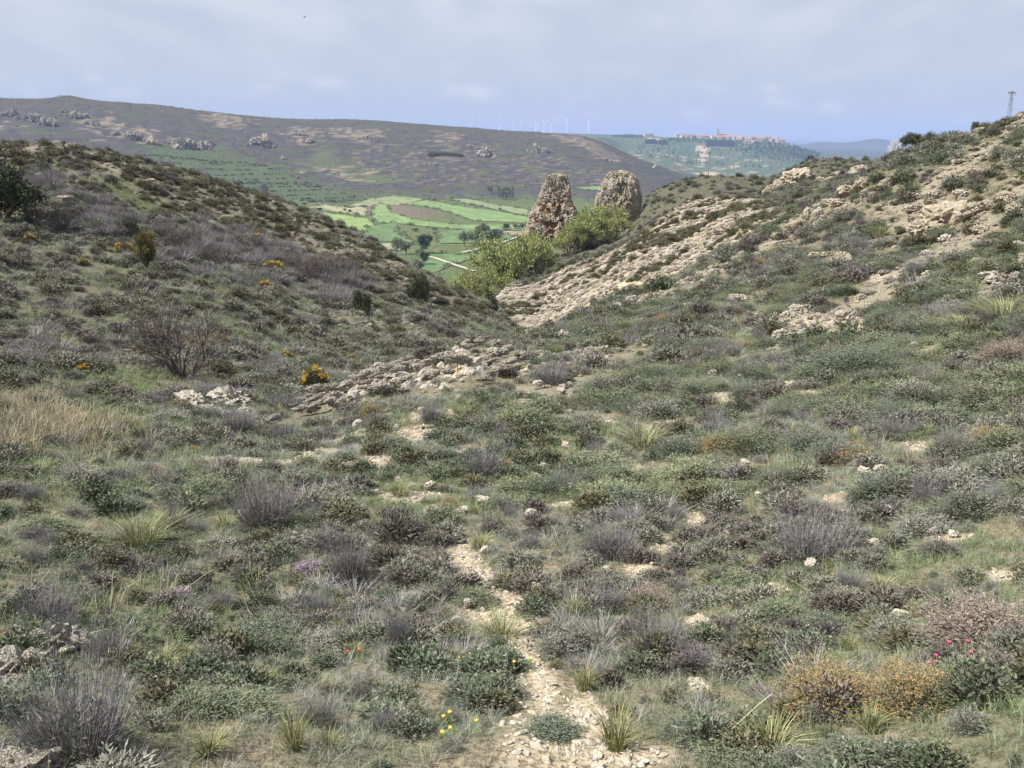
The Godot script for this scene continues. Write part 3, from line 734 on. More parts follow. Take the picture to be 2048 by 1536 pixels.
func ground(x: float, d: float) -> float:
	var r := sqrt(x * x + d * d)
	var g := base_h(x, d)
	if r < 300.0:
		g += n_fine.get_noise_2d(x, d) * 0.05 * smoothstep(1.0, 3.0, r)
		g += n_mid.get_noise_2d(x, d) * lerpf(0.12, 0.55, smoothstep(12.0, 70.0, r)) * smoothstep(2.0, 8.0, r)
	if r > 200.0:
		g += n_big.get_noise_2d(x, d) * 5.0 * smoothstep(1050.0, 1400.0, r) * (1.0 - 0.75 * smoothstep(1500.0, 1900.0, r))
		g += bump(x, d, -112.0, 845.0, 38.0, 7.0) + bump(x, d, -88.0, 800.0, 30.0, 5.0)
		g += bump(x, d, -749.0, 1637.0, 24.0, 7.0)
		if r > 7000.0:
			g += bump(x, d, 2790.0, 8560.0, 260.0, 55.0) + bump(x, d, 3190.0, 8430.0, 200.0, 58.0) + bump(x, d, 3330.0, 8380.0, 230.0, 45.0) - 30.0 * smoothstep(7000.0, 8000.0, r) * smoothstep(0.26, 0.30, atan2(x, d))
	return g

func at(x: float, d: float, lift := 0.0) -> Vector3:
	return Vector3(x, ground(x, d) + lift, -d)

func inside(k: String, x: float, d: float) -> bool:
	var p := Vector2(x, d)
	return zone_box[k].has_point(p) and Geometry2D.is_point_in_polygon(p, zones[k])

func bare(x: float, d: float) -> float:
	# 1 in the middle of a bare patch, 0 outside
	var best := 0.0
	for b in BARE:
		var ex: float = (x - b[0]) / b[2]
		var ed: float = (d - b[1]) / b[3]
		if absf(ex) < 2.0 and absf(ed) < 2.0:
			best = maxf(best, 1.5 - sqrt(ex * ex + ed * ed) + n_fine.get_noise_2d(x * 3.0, d * 3.0) * 0.7)
	return clampf(best, 0.0, 1.0)

func strata(x: float, d: float) -> float:
	# ledges of rock crop out in bands along the strike of the beds
	var u := (x + d) * 0.7071
	var v := (d - x) * 0.7071
	return n_band.get_noise_2d(u * 0.35, v * 2.0)

func rib(x: float, d: float) -> float:
	return n_band.get_noise_2d((x + d) * 0.24 + 55.0, (d - x) * 0.95)

func named(o: Node, called: String):
	if used.has(called):
		used[called] += 1
		o.name = "%s_%03d" % [called, used[called]]
	else:
		used[called] = 0
		o.name = called

func tag(o: Node, label := "", category := "", group := "", kind := ""):
	if label: o.set_meta("label", label)
	if category: o.set_meta("category", category)
	if group: o.set_meta("group", group)
	if kind: o.set_meta("kind", kind)

func put(mesh: Mesh, m: Material, called: String, parent: Node = null) -> MeshInstance3D:
	var o := MeshInstance3D.new()
	o.mesh = mesh
	o.material_override = m
	if parent == null:
		named(o, called)
		add_child(o)
	else:
		o.name = called
		parent.add_child(o, true)
	return o

func holder(called: String, where: Vector3, turn := 0.0) -> Node3D:
	var o := Node3D.new()
	named(o, called)
	add_child(o)
	o.position = where
	o.rotation.y = turn
	return o

func copy(o: Node3D, called: String) -> Node3D:
	var c: Node3D = o.duplicate()
	named(c, called)
	add_child(c)
	return c

# collects triangles with colours
class Tris:
	var v := PackedVector3Array()
	var c := PackedColorArray()
	func tri(a: Vector3, b: Vector3, e: Vector3, col: Color):
		v.append(a); v.append(b); v.append(e)
		c.append(col); c.append(col); c.append(col)
	func quad(a: Vector3, b: Vector3, e: Vector3, f: Vector3, col: Color):
		tri(a, b, e, col)
		tri(a, e, f, col)
	func box(p: Vector3, s: Vector3, col: Color):
		# p: middle of the base
		var x := s.x / 2; var z := s.z / 2
		var q := [p + Vector3(-x, 0, -z), p + Vector3(x, 0, -z), p + Vector3(x, 0, z), p + Vector3(-x, 0, z)]
		var up := Vector3(0, s.y, 0)
		for i in 4:
			quad(q[i], q[(i + 1) % 4], q[(i + 1) % 4] + up, q[i] + up, col)
		quad(q[0] + up, q[1] + up, q[2] + up, q[3] + up, col)
	func tube(a: Vector3, b: Vector3, ra: float, rb: float, sides: int, col: Color):
		var ax := (b - a).normalized()
		var s := ax.cross(Vector3.UP if absf(ax.y) < 0.9 else Vector3.RIGHT).normalized()
		var t := ax.cross(s)
		for i in sides:
			var p := s * cos(TAU * i / sides) + t * sin(TAU * i / sides)
			var q := s * cos(TAU * (i + 1) / sides) + t * sin(TAU * (i + 1) / sides)
			quad(a + p * ra, b + p * rb, b + q * rb, a + q * ra, col)
	func leaf(p: Vector3, ax: Vector3, side: Vector3, l: float, w: float, col: Color):
		var m := p + ax * l * 0.45
		tri(p, m - side * w, p + ax * l, col)
		tri(p, p + ax * l, m + side * w, col)
	func done() -> ArrayMesh:
		var arr := []
		arr.resize(Mesh.ARRAY_MAX)
		arr[Mesh.ARRAY_VERTEX] = v
		arr[Mesh.ARRAY_COLOR] = c
		var m := ArrayMesh.new()
		m.add_surface_from_arrays(Mesh.PRIMITIVE_TRIANGLES, arr)
		return m

func rv() -> Vector3:
	return Vector3(rng.randf_range(-1, 1), rng.randf_range(-1, 1), rng.randf_range(-1, 1))

func rf(a: float, b: float) -> float:
	return rng.randf_range(a, b)

func shade_of(pal: Array) -> Color:
	# one of the plant's own tones, a little varied from leaf to leaf
	var c: Color = pal[rng.randi() % pal.size()]
	var k := rf(0.8, 1.22)
	return Color(c.r * k, c.g * k, c.b * k)

# ------------------------------------------------------------------ the land

func terrain():
	var az := PackedFloat32Array()
	var a := -PI
	while a < PI:
		az.append(a)
		a += 0.0045 if absf(a) < 0.62 else 0.035
	az.append(PI)
	sheet("hillside", geo(0.3, 330.0, 0.0125), az, near_color, soil_mat, "scrubby limestone hillsides around a gully", "hillside")
	sheet("valley", geo(330.0, 2600.0, 0.0065), az, valley_color, far_mat, "green valley floor below a long heath-covered ridge", "valley")
	sheet("far_hills", geo(2600.0, 11900.0, 0.014), az, far_color, far_mat, "distant hills and plateau behind the long ridge", "hills")

func geo(a: float, b: float, step: float) -> PackedFloat32Array:
	var n := int(ceil(log(b / a) / step))
	var out := PackedFloat32Array()
	for i in n + 1:
		out.append(a * pow(b / a, float(i) / n))
	return out

func sheet(called: String, rs: PackedFloat32Array, az: PackedFloat32Array, tint: Callable, m: Material, label: String, category: String):
	var nr := rs.size()
	var na := az.size()
	var v := PackedVector3Array()
	var c := PackedColorArray()
	var n := PackedVector3Array()
	v.resize(nr * na)
	c.resize(nr * na)
	n.resize(nr * na)
	for i in na:
		var s := sin(az[i])
		var k := cos(az[i])
		var seen := absf(az[i]) < 0.75
		for j in nr:
			var x := rs[j] * s
			var d := rs[j] * k
			v[i * nr + j] = Vector3(x, ground(x, d), -d)
			c[i * nr + j] = tint.call(x, d, rs[j]) if seen else Color(0.16, 0.15, 0.09)
	for i in na:
		var i0 := maxi(i - 1, 0)
		var i1 := mini(i + 1, na - 1)
		for j in nr:
			var p := v[i * nr + mini(j + 1, nr - 1)] - v[i * nr + maxi(j - 1, 0)]
			var q := v[i1 * nr + j] - v[i0 * nr + j]
			n[i * nr + j] = q.cross(p).normalized()
	var idx := PackedInt32Array()
	for i in na - 1:
		for j in nr - 1:
			var e := i * nr + j
			idx.append_array([e, e + 1, e + nr + 1, e, e + nr + 1, e + nr])
	var arr := []
	arr.resize(Mesh.ARRAY_MAX)
	arr[Mesh.ARRAY_VERTEX] = v
	arr[Mesh.ARRAY_NORMAL] = n
	arr[Mesh.ARRAY_COLOR] = c
	arr[Mesh.ARRAY_INDEX] = idx
	var me := ArrayMesh.new()
	me.add_surface_from_arrays(Mesh.PRIMITIVE_TRIANGLES, arr)
	tag(put(me, m, called), label, category, "", "structure")

const SOIL := Color(0.29, 0.245, 0.18)
const LITTER := Color(0.185, 0.182, 0.12)
const GRAVEL := Color(0.56, 0.475, 0.36)
const PALE := Color(0.55, 0.48, 0.36)
const GREY_ROCK := Color(0.34, 0.31, 0.265)
const TURF := Color(0.145, 0.165, 0.07)

func near_color(x: float, d: float, r: float) -> Color:
	var n := n_fine.get_noise_2d(x * 1.7 + 50.0, d * 1.7)
	var m := n_mid.get_noise_2d(x + 90.0, d)
	var c := LITTER.lerp(SOIL, smoothstep(-0.2, 0.3, n))
	var wx := x + n * 1.2
	var wd := d + m * 3.0
	if r < 45.0:
		c = c.lerp(GRAVEL, bare(x, d))
	if r > 14.0 and x > 0.0 and r < 64.0:
		c = c.lerp(Color(0.38, 0.345, 0.28), smoothstep(0.05, 0.28, strata(x, d)) * 0.6)
	if r > 35.0:
		if inside("left_top", wx, wd):
			c = Color(0.29, 0.265, 0.21).lerp(Color(0.17, 0.168, 0.12), smoothstep(-0.2, 0.2, n))
		elif inside("left_green", wx, wd):
			c = Color(0.135, 0.155, 0.075).lerp(Color(0.18, 0.17, 0.10), smoothstep(-0.1, 0.3, n))
		elif inside("left_scrub", wx, wd):
			c = Color(0.175, 0.17, 0.14)
		elif inside("mid_pale", wx, wd):
			c = PALE.lerp(Color(0.42, 0.36, 0.26), smoothstep(0.0, 0.3, n))
		elif inside("mid_rock", wx, wd):
			c = Color(0.45, 0.395, 0.315).lerp(Color(0.36, 0.32, 0.255), smoothstep(-0.2, 0.25, n))
		elif x < d * 0.05 and r < 140.0:
			c = Color(0.165, 0.18, 0.11).lerp(Color(0.23, 0.215, 0.16), smoothstep(-0.1, 0.4, m))
		elif r > 120.0:
			c = Color(0.115, 0.12, 0.08).lerp(Color(0.165, 0.15, 0.115), smoothstep(0.0, 0.4, n))
	elif inside("straw", wx, d):
		c = Color(0.30, 0.24, 0.14)
	elif inside("lush", wx, d):
		c = TURF
	return c

func valley_color(x: float, d: float, r: float) -> Color:
	var n := n_big.get_noise_2d(x * 4.0, d * 4.0)
	var m := n_mid.get_noise_2d(x * 0.5, d * 0.5)
	var k := n_big.get_noise_2d(x * 1.5 + 500.0, d * 1.5)
	var green := Color(0.115, 0.165, 0.07).lerp(Color(0.16, 0.18, 0.09), smoothstep(-0.2, 0.3, n))
	var heath := Color(0.082, 0.076, 0.084).lerp(Color(0.115, 0.104, 0.10), smoothstep(-0.1, 0.3, m)).lerp(Color(0.095, 0.11, 0.065), smoothstep(0.05, 0.35, k))
	var c := green.lerp(heath, smoothstep(980.0, 1060.0, r + n * 160.0))
	var top := Color(0.085, 0.088, 0.06).lerp(Color(0.115, 0.108, 0.08), smoothstep(-0.2, 0.3, n))
	c = c.lerp(top, smoothstep(1600.0, 1800.0, r + n * 200.0))
	var wx := x + n * 45.0
	var wd := d + k * 120.0
	if r > 650.0:
		if inside("far_green", wx, wd):
			c = Color(0.085, 0.125, 0.06).lerp(Color(0.12, 0.13, 0.08), smoothstep(-0.1, 0.35, m))
		elif inside("far_green2", wx, wd):
			c = c.lerp(Color(0.13, 0.16, 0.08), 0.7)
		for i in 9:
			if inside("scree%d" % i, wx, wd):
				c = c.lerp(Color(0.33, 0.265, 0.205), 0.8 * smoothstep(-0.25, 0.15, m))
				break
		if inside("brown_burn", x, d) and m > 0.2:
			c = c.lerp(Color(0.26, 0.21, 0.17), smoothstep(0.2, 0.45, m) * 0.8)
	var q := bump(x, d, -112.0, 845.0, 38.0, 1.0) + bump(x, d, -88.0, 800.0, 30.0, 1.0)
	c = c.lerp(Color(0.19, 0.165, 0.13), smoothstep(0.25, 0.45, q + m * 0.15))
	return c

func far_color(x: float, d: float, r: float) -> Color:
	var n := n_big.get_noise_2d(x * 0.6, d * 0.6)
	var m := n_big.get_noise_2d(x * 2.0 + 300.0, d * 2.0)
	var c := Color(0.085, 0.145, 0.065).lerp(Color(0.15, 0.16, 0.09), smoothstep(0.0, 0.35, n))
	c = c.lerp(Color(0.12, 0.13, 0.09), smoothstep(0.12, 0.3, m) * 0.7)
	c = c.lerp(Color(0.48, 0.40, 0.29), smoothstep(0.30, 0.42, n_big.get_noise_2d(x * 1.4 + 900.0, d * 0.7)) * 0.9 * (1.0 - smoothstep(3300.0, 3700.0, r)))
	if r < 4300.0:
		var wx := x + m * 30.0
		if inside("quarry", wx, d) or inside("trail", wx, d) or inside("ledge_a", wx, d) or inside("ledge_b", wx, d):
			c = c.lerp(Color(0.56, 0.47, 0.35), 0.85)
	if r > 5200.0:
		c = c.lerp(Color(0.085, 0.085, 0.075), 0.8)
	return c

func fields():
	var tones := {"lime": Color(0.20, 0.275, 0.085), "tan": Color(0.28, 0.245, 0.155), "olive": Color(0.205, 0.215, 0.11), "green": Color(0.15, 0.225, 0.08), "stubble": Color(0.19, 0.21, 0.11), "dark": Color(0.08, 0.135, 0.055), "brown": Color(0.30, 0.215, 0.155)}
	var says := {"lime": "bright lime green field of young corn", "tan": "pale tan strip of bare ploughed land", "olive": "olive-tan striped field on a gentle rise", "green": "long fresh green field curving round the knoll", "stubble": "green field with pale diagonal streaks", "dark": "dark green crop field on the valley floor", "brown": "small reddish-brown ploughed field by the hedge"}
	for f in FIELDS:
		var p := PackedVector2Array()
		for i in range(0, f[1].size(), 2):
			p.append(Vector2(f[1][i], f[1][i + 1]))
		var b := Rect2(p[0], Vector2.ZERO)
		for q in p:
			b = b.expand(q)
		var t := Tris.new()
		var step := 4.0
		for i in int(b.size.x / step) + 1:
			for j in int(b.size.y / step) + 1:
				var o := b.position + Vector2(i, j) * step
				var cell := PackedVector2Array([o, o + Vector2(step, 0), o + Vector2(step, step), o + Vector2(0, step)])
				for part in Geometry2D.intersect_polygons(p, cell):
					var ids := Geometry2D.triangulate_polygon(part)
					for e in range(0, ids.size(), 3):
						var row := (0.10 if fposmod(o.x * 0.94 + o.y * 0.34, 17.0) < 4.2 else -0.02) + n_fine.get_noise_2d(o.x * 0.2, o.y * 0.2) * 0.12
						var kk := 1.0 + n_mid.get_noise_2d(o.x * 0.4, o.y * 0.4) * 0.35 + row
						var col: Color = (tones[f[0]] as Color).lerp(Color(0.125, 0.17, 0.075), 0.35) * kk
						var q0: Vector2 = part[ids[e]]
						var q1: Vector2 = part[ids[e + 1]]
						var q2: Vector2 = part[ids[e + 2]]
						t.tri(at(q0.x, q0.y, 0.4), at(q1.x, q1.y, 0.4), at(q2.x, q2.y, 0.4), col)
		if t.v.size():
			tag(put(t.done(), wall_mat, "field"), says[f[0]], "field", "fields on the valley floor", "structure")
	# weeds and small bushes along the field margins
	rng.seed = 333
	var bush := blob(5, 70, 0.30, 0.12, [Color(0.10, 0.125, 0.06), Color(0.145, 0.155, 0.085)], false)
	var xf := []
	var cl := []
	for f in FIELDS:
		var m: int = f[1].size() / 2
		for i in m:
			var a := Vector2(f[1][i * 2], f[1][i * 2 + 1])
			var b := Vector2(f[1][(i + 1) % m * 2], f[1][(i + 1) % m * 2 + 1])
			for k in int(a.distance_to(b) / 4.0):
				var p := a.lerp(b, rng.randf()) + Vector2(rf(-2.0, 2.0), rf(-2.0, 2.0))
				var w := 0.5 + 2.2 * pow(rng.randf(), 4.0)
				xf.append(Transform3D(Basis(Vector3.UP, rf(0, TAU)) * Basis.from_scale(Vector3(w * 1.6, w * 0.8, w * 1.6)), at(p.x, p.y)))
				cl.append(tone(rf(0.8, 1.4)))
	many("margin_scrub", bush, leaf_mat, xf, cl, "weeds and low bushes along the margins of the valley fields", "scrub")
	for s in TRACKS:
		var t := Tris.new()
		var last := Vector2.ZERO
		var c := Curve2D.new()
		for i in range(0, s.size(), 2):
			c.add_point(Vector2(s[i], s[i + 1]))
		var pts := c.tessellate_even_length(4, 5.0)
		for i in pts.size() - 1:
			var a := pts[i]
			var b := pts[i + 1]
			var w := (b - a).orthogonal().normalized() * 1.25
			t.quad(at(a.x - w.x, a.y - w.y, 0.7), at(a.x + w.x, a.y + w.y, 0.7), at(b.x + w.x, b.y + w.y, 0.7), at(b.x - w.x, b.y - w.y, 0.7), Color(0.40, 0.365, 0.29))
		tag(put(t.done(), wall_mat, "track"), "pale dirt track across the valley", "track", "dirt tracks in the valley", "structure")

# ------------------------------------------------------------------ rock

func column_of_rock(prof: Array, depth: float, sd: int, flute: float, fresh: float, na: int, nt: int, rough := 1.0, slant := 0.1) -> ArrayMesh:
	# a tall rock: for each height the left and right edge, rounded front and back, broken by joints and hollows
	var nz := FastNoiseLite.new()
	nz.seed = sd
	nz.frequency = 0.35
	nz.fractal_octaves = 5
	nz.fractal_gain = 0.58
	var ce := FastNoiseLite.new()
	ce.seed = sd + 1
	ce.noise_type = FastNoiseLite.TYPE_CELLULAR
	ce.cellular_return_type = FastNoiseLite.RETURN_DISTANCE2_SUB
	ce.frequency = 0.55
	var cv := FastNoiseLite.new()
	cv.seed = sd + 2
	cv.noise_type = FastNoiseLite.TYPE_CELLULAR
	cv.cellular_return_type = FastNoiseLite.RETURN_CELL_VALUE
	cv.cellular_distance_function = FastNoiseLite.DISTANCE_MANHATTAN
	cv.frequency = 0.4
	var hk := PackedFloat32Array()
	var lk := PackedFloat32Array()
	var rk := PackedFloat32Array()
	for p in prof:
		hk.append(p[0]); lk.append(p[1]); rk.append(p[2])
	var hs := PackedFloat32Array()
	for j in nt + 1:
		hs.append(lerpf(hk[0], hk[hk.size() - 1], float(j) / nt))
	var ls := pchip(hk, lk, hs)
	var rs := pchip(hk, rk, hs)
	var top := hk[hk.size() - 1]
	var v := PackedVector3Array()
	var c := PackedColorArray()
	for j in nt + 1:
		var mid := (ls[j] + rs[j]) / 2
		var hw := (rs[j] - ls[j]) / 2
		for i in na:
			var th := TAU * i / na
			var cs := cos(th)
			var sn := sin(th)
			var e := pow(pow(absf(cs), 2.6) + pow(absf(sn), 2.6), -1.0 / 2.6)
			var p := Vector3(mid + hw * 1.14 * cs * e, hs[j], hw * depth * sn * e)
			var f := nz.get_noise_3d(p.x, p.y * 0.7, p.z)
			var g := ce.get_noise_3d(p.x * 1.1, p.y * 0.75 + f, p.z * 1.1) - 0.35
			var g2 := ce.get_noise_3d(p.x * 3.2 + 7.0, p.y * 2.6, p.z * 3.2) - 0.35
			var fl := nz.get_noise_3d(p.x * 2.4 + p.y * 0.6, p.y * 0.55, p.z * 2.4)
			var lean := p.x * 0.35 + f * 0.8
			var block := cv.get_noise_3d(p.x * 1.1, (p.y + lean) * 0.75, p.z * 1.1)
			var chip := cv.get_noise_3d(p.x * 3.0 + 9.0, (p.y + lean) * 2.6, p.z * 3.0)
			var crack := smoothstep(0.07, 0.0, absf(nz.get_noise_3d(p.x * 1.5 + p.y * slant, p.y * 0.16, p.z * 1.5 + 30.0))) + 0.6 * smoothstep(0.05, 0.0, absf(nz.get_noise_3d(p.x * 0.7 + 60.0, p.y * 1.3 + p.x * 0.5, p.z * 0.7)))
			var front := smoothstep(0.1, 0.7, sn) * (1.0 - smoothstep(0.5, 0.85, hs[j] / top))
			var hole := nz.get_noise_3d(p.x * 1.9 + 40.0, p.y * 1.5, p.z * 1.9)
			var bite := smoothstep(0.05, 0.35, hole) * front * fresh
			var k := (f * 0.4 + block * 0.7 + chip * 0.16 + g * 0.22 + g2 * 0.12 + fl * flute - crack * 0.55) * minf(hw * 0.4, 0.85) * rough - bite * 0.9
			var out := Vector3(cs, 0.15, sn).normalized()
			p += out * k
			v.append(p)
			var col := Color(0.64, 0.595, 0.51).lerp(Color(0.50, 0.465, 0.405), smoothstep(0.0, 0.4, f))
			col = col.lerp(Color(0.62, 0.52, 0.38), smoothstep(0.0, 0.45, fl + 0.3 * f))
			var o := (smoothstep(-0.12, 0.18, hole + f * 0.4) * front) * fresh
			col = col.lerp(Color(0.68, 0.465, 0.275), o * 0.9)
			var spot := 0.84 + 0.26 * (g2 + 0.35) + 0.08 * chip
			c.append(Color(col.r * spot, col.g * spot, col.b * spot))
	var idx := PackedInt32Array()
	for j in nt:
		for i in na:
			var a := j * na + i
			var b := j * na + (i + 1) % na
			idx.append_array([a, b, b + na, a, b + na, a + na])
	var cap := v.size()
	v.append(Vector3((ls[nt] + rs[nt]) / 2, top + 0.1, 0))
	c.append(Color(0.34, 0.31, 0.26))
	for i in na:
		idx.append_array([nt * na + i, nt * na + (i + 1) % na, cap])
	return indexed(v, c, idx)

func indexed(v: PackedVector3Array, c: PackedColorArray, idx: PackedInt32Array) -> ArrayMesh:
	# flat faces: every triangle keeps its own corners
	var vv := PackedVector3Array()
	var cc := PackedColorArray()
	for i in idx:
		vv.append(v[i])
		cc.append(c[i])
	var arr := []
	arr.resize(Mesh.ARRAY_MAX)
	arr[Mesh.ARRAY_VERTEX] = vv
	arr[Mesh.ARRAY_COLOR] = cc
	var m := ArrayMesh.new()
	m.add_surface_from_arrays(Mesh.PRIMITIVE_TRIANGLES, arr)
	return m

func pillars():
	var p1 := [[-3.5, -6.4, 5.2], [0, -5.7, 5.0], [1, -5.5, 5.2], [3.1, -5.3, 5.5], [5.2, -4.8, 5.5], [7.3, -4.1, 4.6], [9.4, -2.7, 3.6], [11.5, -2.1, 3.3], [13.2, -1.5, 3.0], [14.2, -1.0, 2.7], [14.6, -0.1, 1.9]]
	var p2 := [[-4.5, -5.4, 4.4], [0.8, -5.0, 4.2], [2.9, -4.7, 4.2], [5.0, -4.5, 4.2], [7.1, -4.4, 4.1], [9.2, -4.0, 3.9], [11.3, -3.3, 3.5], [12.7, -2.4, 2.9], [13.4, -1.6, 2.1], [13.8, -0.5, 0.9]]
	var a := holder("rock_pillar", at(8.45, 196.0, 0.0))
	a.position.y = -19.25
	tag(a, "tapering limestone pillar with an orange broken face and hollows", "rock pillar")
	put(column_of_rock(p1, 0.85, 31, 0.25, 1.0, 220, 200, 0.9, 0.9), cliff_mat, "shaft", a)
	var b := holder("rock_pillar", Vector3(21.6, 0, -190.8))
	b.position.y = -17.6
	tag(b, "blunt grey limestone pillar with vertical flutes and a fin at its side", "rock pillar")
	put(column_of_rock(p2, 0.7, 47, 0.4, 0.35, 220, 200, 0.8, 0.1), cliff_mat, "shaft", b)
	for f in [[4.55, 6.6, 0.55, 5], [5.5, 7.2, 0.5, 8], [6.2, 6.8, 0.4, 12]]:
		var hw: float = f[2]
		var fin := put(column_of_rock([[-5.0, -hw * 1.4, hw * 1.4], [0.0, -hw * 1.2, hw * 1.2], [f[1] * 0.8, -hw, hw], [f[1], -hw * 0.5, hw * 0.4]], 2.0, 60 + f[3], 0.5, 0.0, 40, 50, 0.7), cliff_mat, "fin", b)
		fin.position = Vector3(f[0], 0.0, -1.4)

func stone_mesh(sd: int, level: int, pal: Array, rough: float, flatness: float) -> ArrayMesh:
	# an angular block: a sphere cut by planes, then roughened
	var r := RandomNumberGenerator.new()
	r.seed = sd
	var nz := FastNoiseLite.new()
	nz.seed = sd
	nz.frequency = 1.6
	nz.fractal_octaves = 4
	var planes := []
	for i in 15:
		var n := Vector3(r.randfn(), r.randfn(), r.randfn()).normalized()
		planes.append([n, r.randf_range(0.30, 0.46)])
	var verts := []
	var t := (1.0 + sqrt(5.0)) / 2.0
	for q in [[-1, t, 0], [1, t, 0], [-1, -t, 0], [1, -t, 0], [0, -1, t], [0, 1, t], [0, -1, -t], [0, 1, -t], [t, 0, -1], [t, 0, 1], [-t, 0, -1], [-t, 0, 1]]:
		verts.append(Vector3(q[0], q[1], q[2]).normalized())
	var faces := [0, 11, 5, 0, 5, 1, 0, 1, 7, 0, 7, 10, 0, 10, 11, 1, 5, 9, 5, 11, 4, 11, 10, 2, 10, 7, 6, 7, 1, 8, 3, 9, 4, 3, 4, 2, 3, 2, 6, 3, 6, 8, 3, 8, 9, 4, 9, 5, 2, 4, 11, 6, 2, 10, 8, 6, 7, 9, 8, 1]
	for l in level:
		var memo := {}
		var nf := []
		for i in range(0, faces.size(), 3):
			var m := []
			for e in 3:
				var a: int = faces[i + e]
				var b: int = faces[i + (e + 1) % 3]
				var key := Vector2i(mini(a, b), maxi(a, b))
				if not memo.has(key):
					memo[key] = verts.size()
					verts.append(((verts[a] + verts[b]) as Vector3).normalized())
				m.append(memo[key])
			nf.append_array([faces[i], m[0], m[2], faces[i + 1], m[1], m[0], faces[i + 2], m[2], m[1], m[0], m[1], m[2]])
		faces = nf
	var v := PackedVector3Array()
	var c := PackedColorArray()
	for q: Vector3 in verts:
		var rad := 0.56
		for p in planes:
			var k: float = q.dot(p[0])
			if k > 0.01:
				rad = minf(rad, p[1] / k)
		var n := nz.get_noise_3dv(q * 1.5)
		rad += n * 0.10 * rough - absf(nz.get_noise_3dv(q * 3.2)) * 0.16 * rough + nz.get_noise_3dv(q * 7.0) * 0.07 * rough
		v.append(Vector3(q.x * rad, q.y * rad * flatness, q.z * rad))
		var w := nz.get_noise_3dv(q * 2.2 + Vector3(9, 0, 0))
		var col: Color = (pal[0] as Color).lerp(pal[1], smoothstep(-0.25, 0.3, w)).lerp(pal[2], smoothstep(0.2, 0.5, nz.get_noise_3dv(q * 3.0 + Vector3(0, 20, 0))))
		c.append(col)
	return indexed(v, c, PackedInt32Array(faces))

const PALE_STONE := [Color(0.60, 0.575, 0.52), Color(0.49, 0.46, 0.40), Color(0.56, 0.44, 0.29)]
const TAN_STONE := [Color(0.52, 0.465, 0.375), Color(0.43, 0.39, 0.32), Color(0.53, 0.43, 0.31)]
const GREY_STONE := [Color(0.46, 0.435, 0.385), Color(0.35, 0.33, 0.29), Color(0.46, 0.38, 0.27)]

func outcrop():
	var root := holder("rock_outcrop", Vector3.ZERO)
	tag(root, "long bare pale limestone outcrop of broken tilted beds at the end of the path", "rock outcrop")
	var poly: PackedVector2Array = zones["outcrop"]
	var box: Rect2 = zone_box["outcrop"]
	var mid := box.get_center()
	root.position = at(mid.x, mid.y)
	var step := 0.07
	var nx := int(box.size.x / step) + 8
	var nd := int(box.size.y / step) + 8
	var v := PackedVector3Array()
	var c := PackedColorArray()
	var ok := PackedByteArray()
	for i in nx:
		for j in nd:
			var x := box.position.x + (i - 4) * step
			var d := box.position.y + (j - 4) * step
			var p := Vector2(x, d)
			var e := 99.0
			for k in poly.size():
				var q := Geometry2D.get_closest_point_to_segment(p, poly[k], poly[(k + 1) % poly.size()])
				e = minf(e, p.distance_to(q))
			if not Geometry2D.is_point_in_polygon(p, poly):
				e = -e
			e += n_fine.get_noise_2d(x * 1.5, d * 1.5) * 0.5
			var u := (x * 0.75 + d * 0.66)
			var w := (d * 0.75 - x * 0.66)
			var warp := n_fine.get_noise_2d(x, d) * 0.5
			var cell := n_cell.get_noise_2d(u * 1.3 + warp, w * 3.4 + warp)
			var cell2 := n_cell.get_noise_2d(u * 4.0 + 30.0, w * 8.0)
			var ridge := absf(n_fine.get_noise_2d(x * 0.8 + 7.0, d * 0.8))
			var lift := clampf(e * 0.6, -0.3, 0.5) + cell * 0.34 + cell2 * 0.15 + ridge * 0.35 - 0.22
			v.append(at(x, d, lift) - root.position)
			var n := n_fine.get_noise_2d(x * 2.0 + 70.0, d * 2.0)
			var col := Color(0.60, 0.57, 0.51).lerp(Color(0.47, 0.445, 0.395), smoothstep(-0.05, 0.35, n))
			col = col.lerp(Color(0.55, 0.44, 0.28), smoothstep(0.18, 0.45, n_fine.get_noise_2d(x * 1.1, d * 1.1 + 40.0)))
			c.append(col)
			ok.append(1 if e > -0.35 else 0)
	var idx := PackedInt32Array()
	for i in nx - 1:
		for j in nd - 1:
			var a := i * nd + j
			if ok[a] and ok[a + 1] and ok[a + nd] and ok[a + nd + 1]:
				idx.append_array([a, a + 1, a + nd + 1, a, a + nd + 1, a + nd])
	put(indexed(v, c, idx), rock_mat, "bedrock", root)
	var kinds := []
	for i in 6:
		kinds.append(stone_mesh(200 + i, 3, PALE_STONE, 1.4, 0.8))
	var made := 0
	while made < 110:
		var x := rf(box.position.x, box.end.x)
		var d := rf(box.position.y, box.end.y)
		if not inside("outcrop", x, d):
			continue
		made += 1
		var s := put(kinds[made % 6], rock_mat, "stone", root)
		var w := rf(0.12, 0.38) * (1.0 if made > 24 else 1.5)
		s.position = at(x, d, rf(0.1, 0.34)) - root.position
		s.scale = Vector3(w * rf(1.0, 1.8), w * rf(0.5, 0.9), w * rf(0.6, 1.0))
		s.rotation = Vector3(rf(-0.25, 0.25), 0.75 + rf(-0.5, 0.5), rf(-0.25, 0.25))

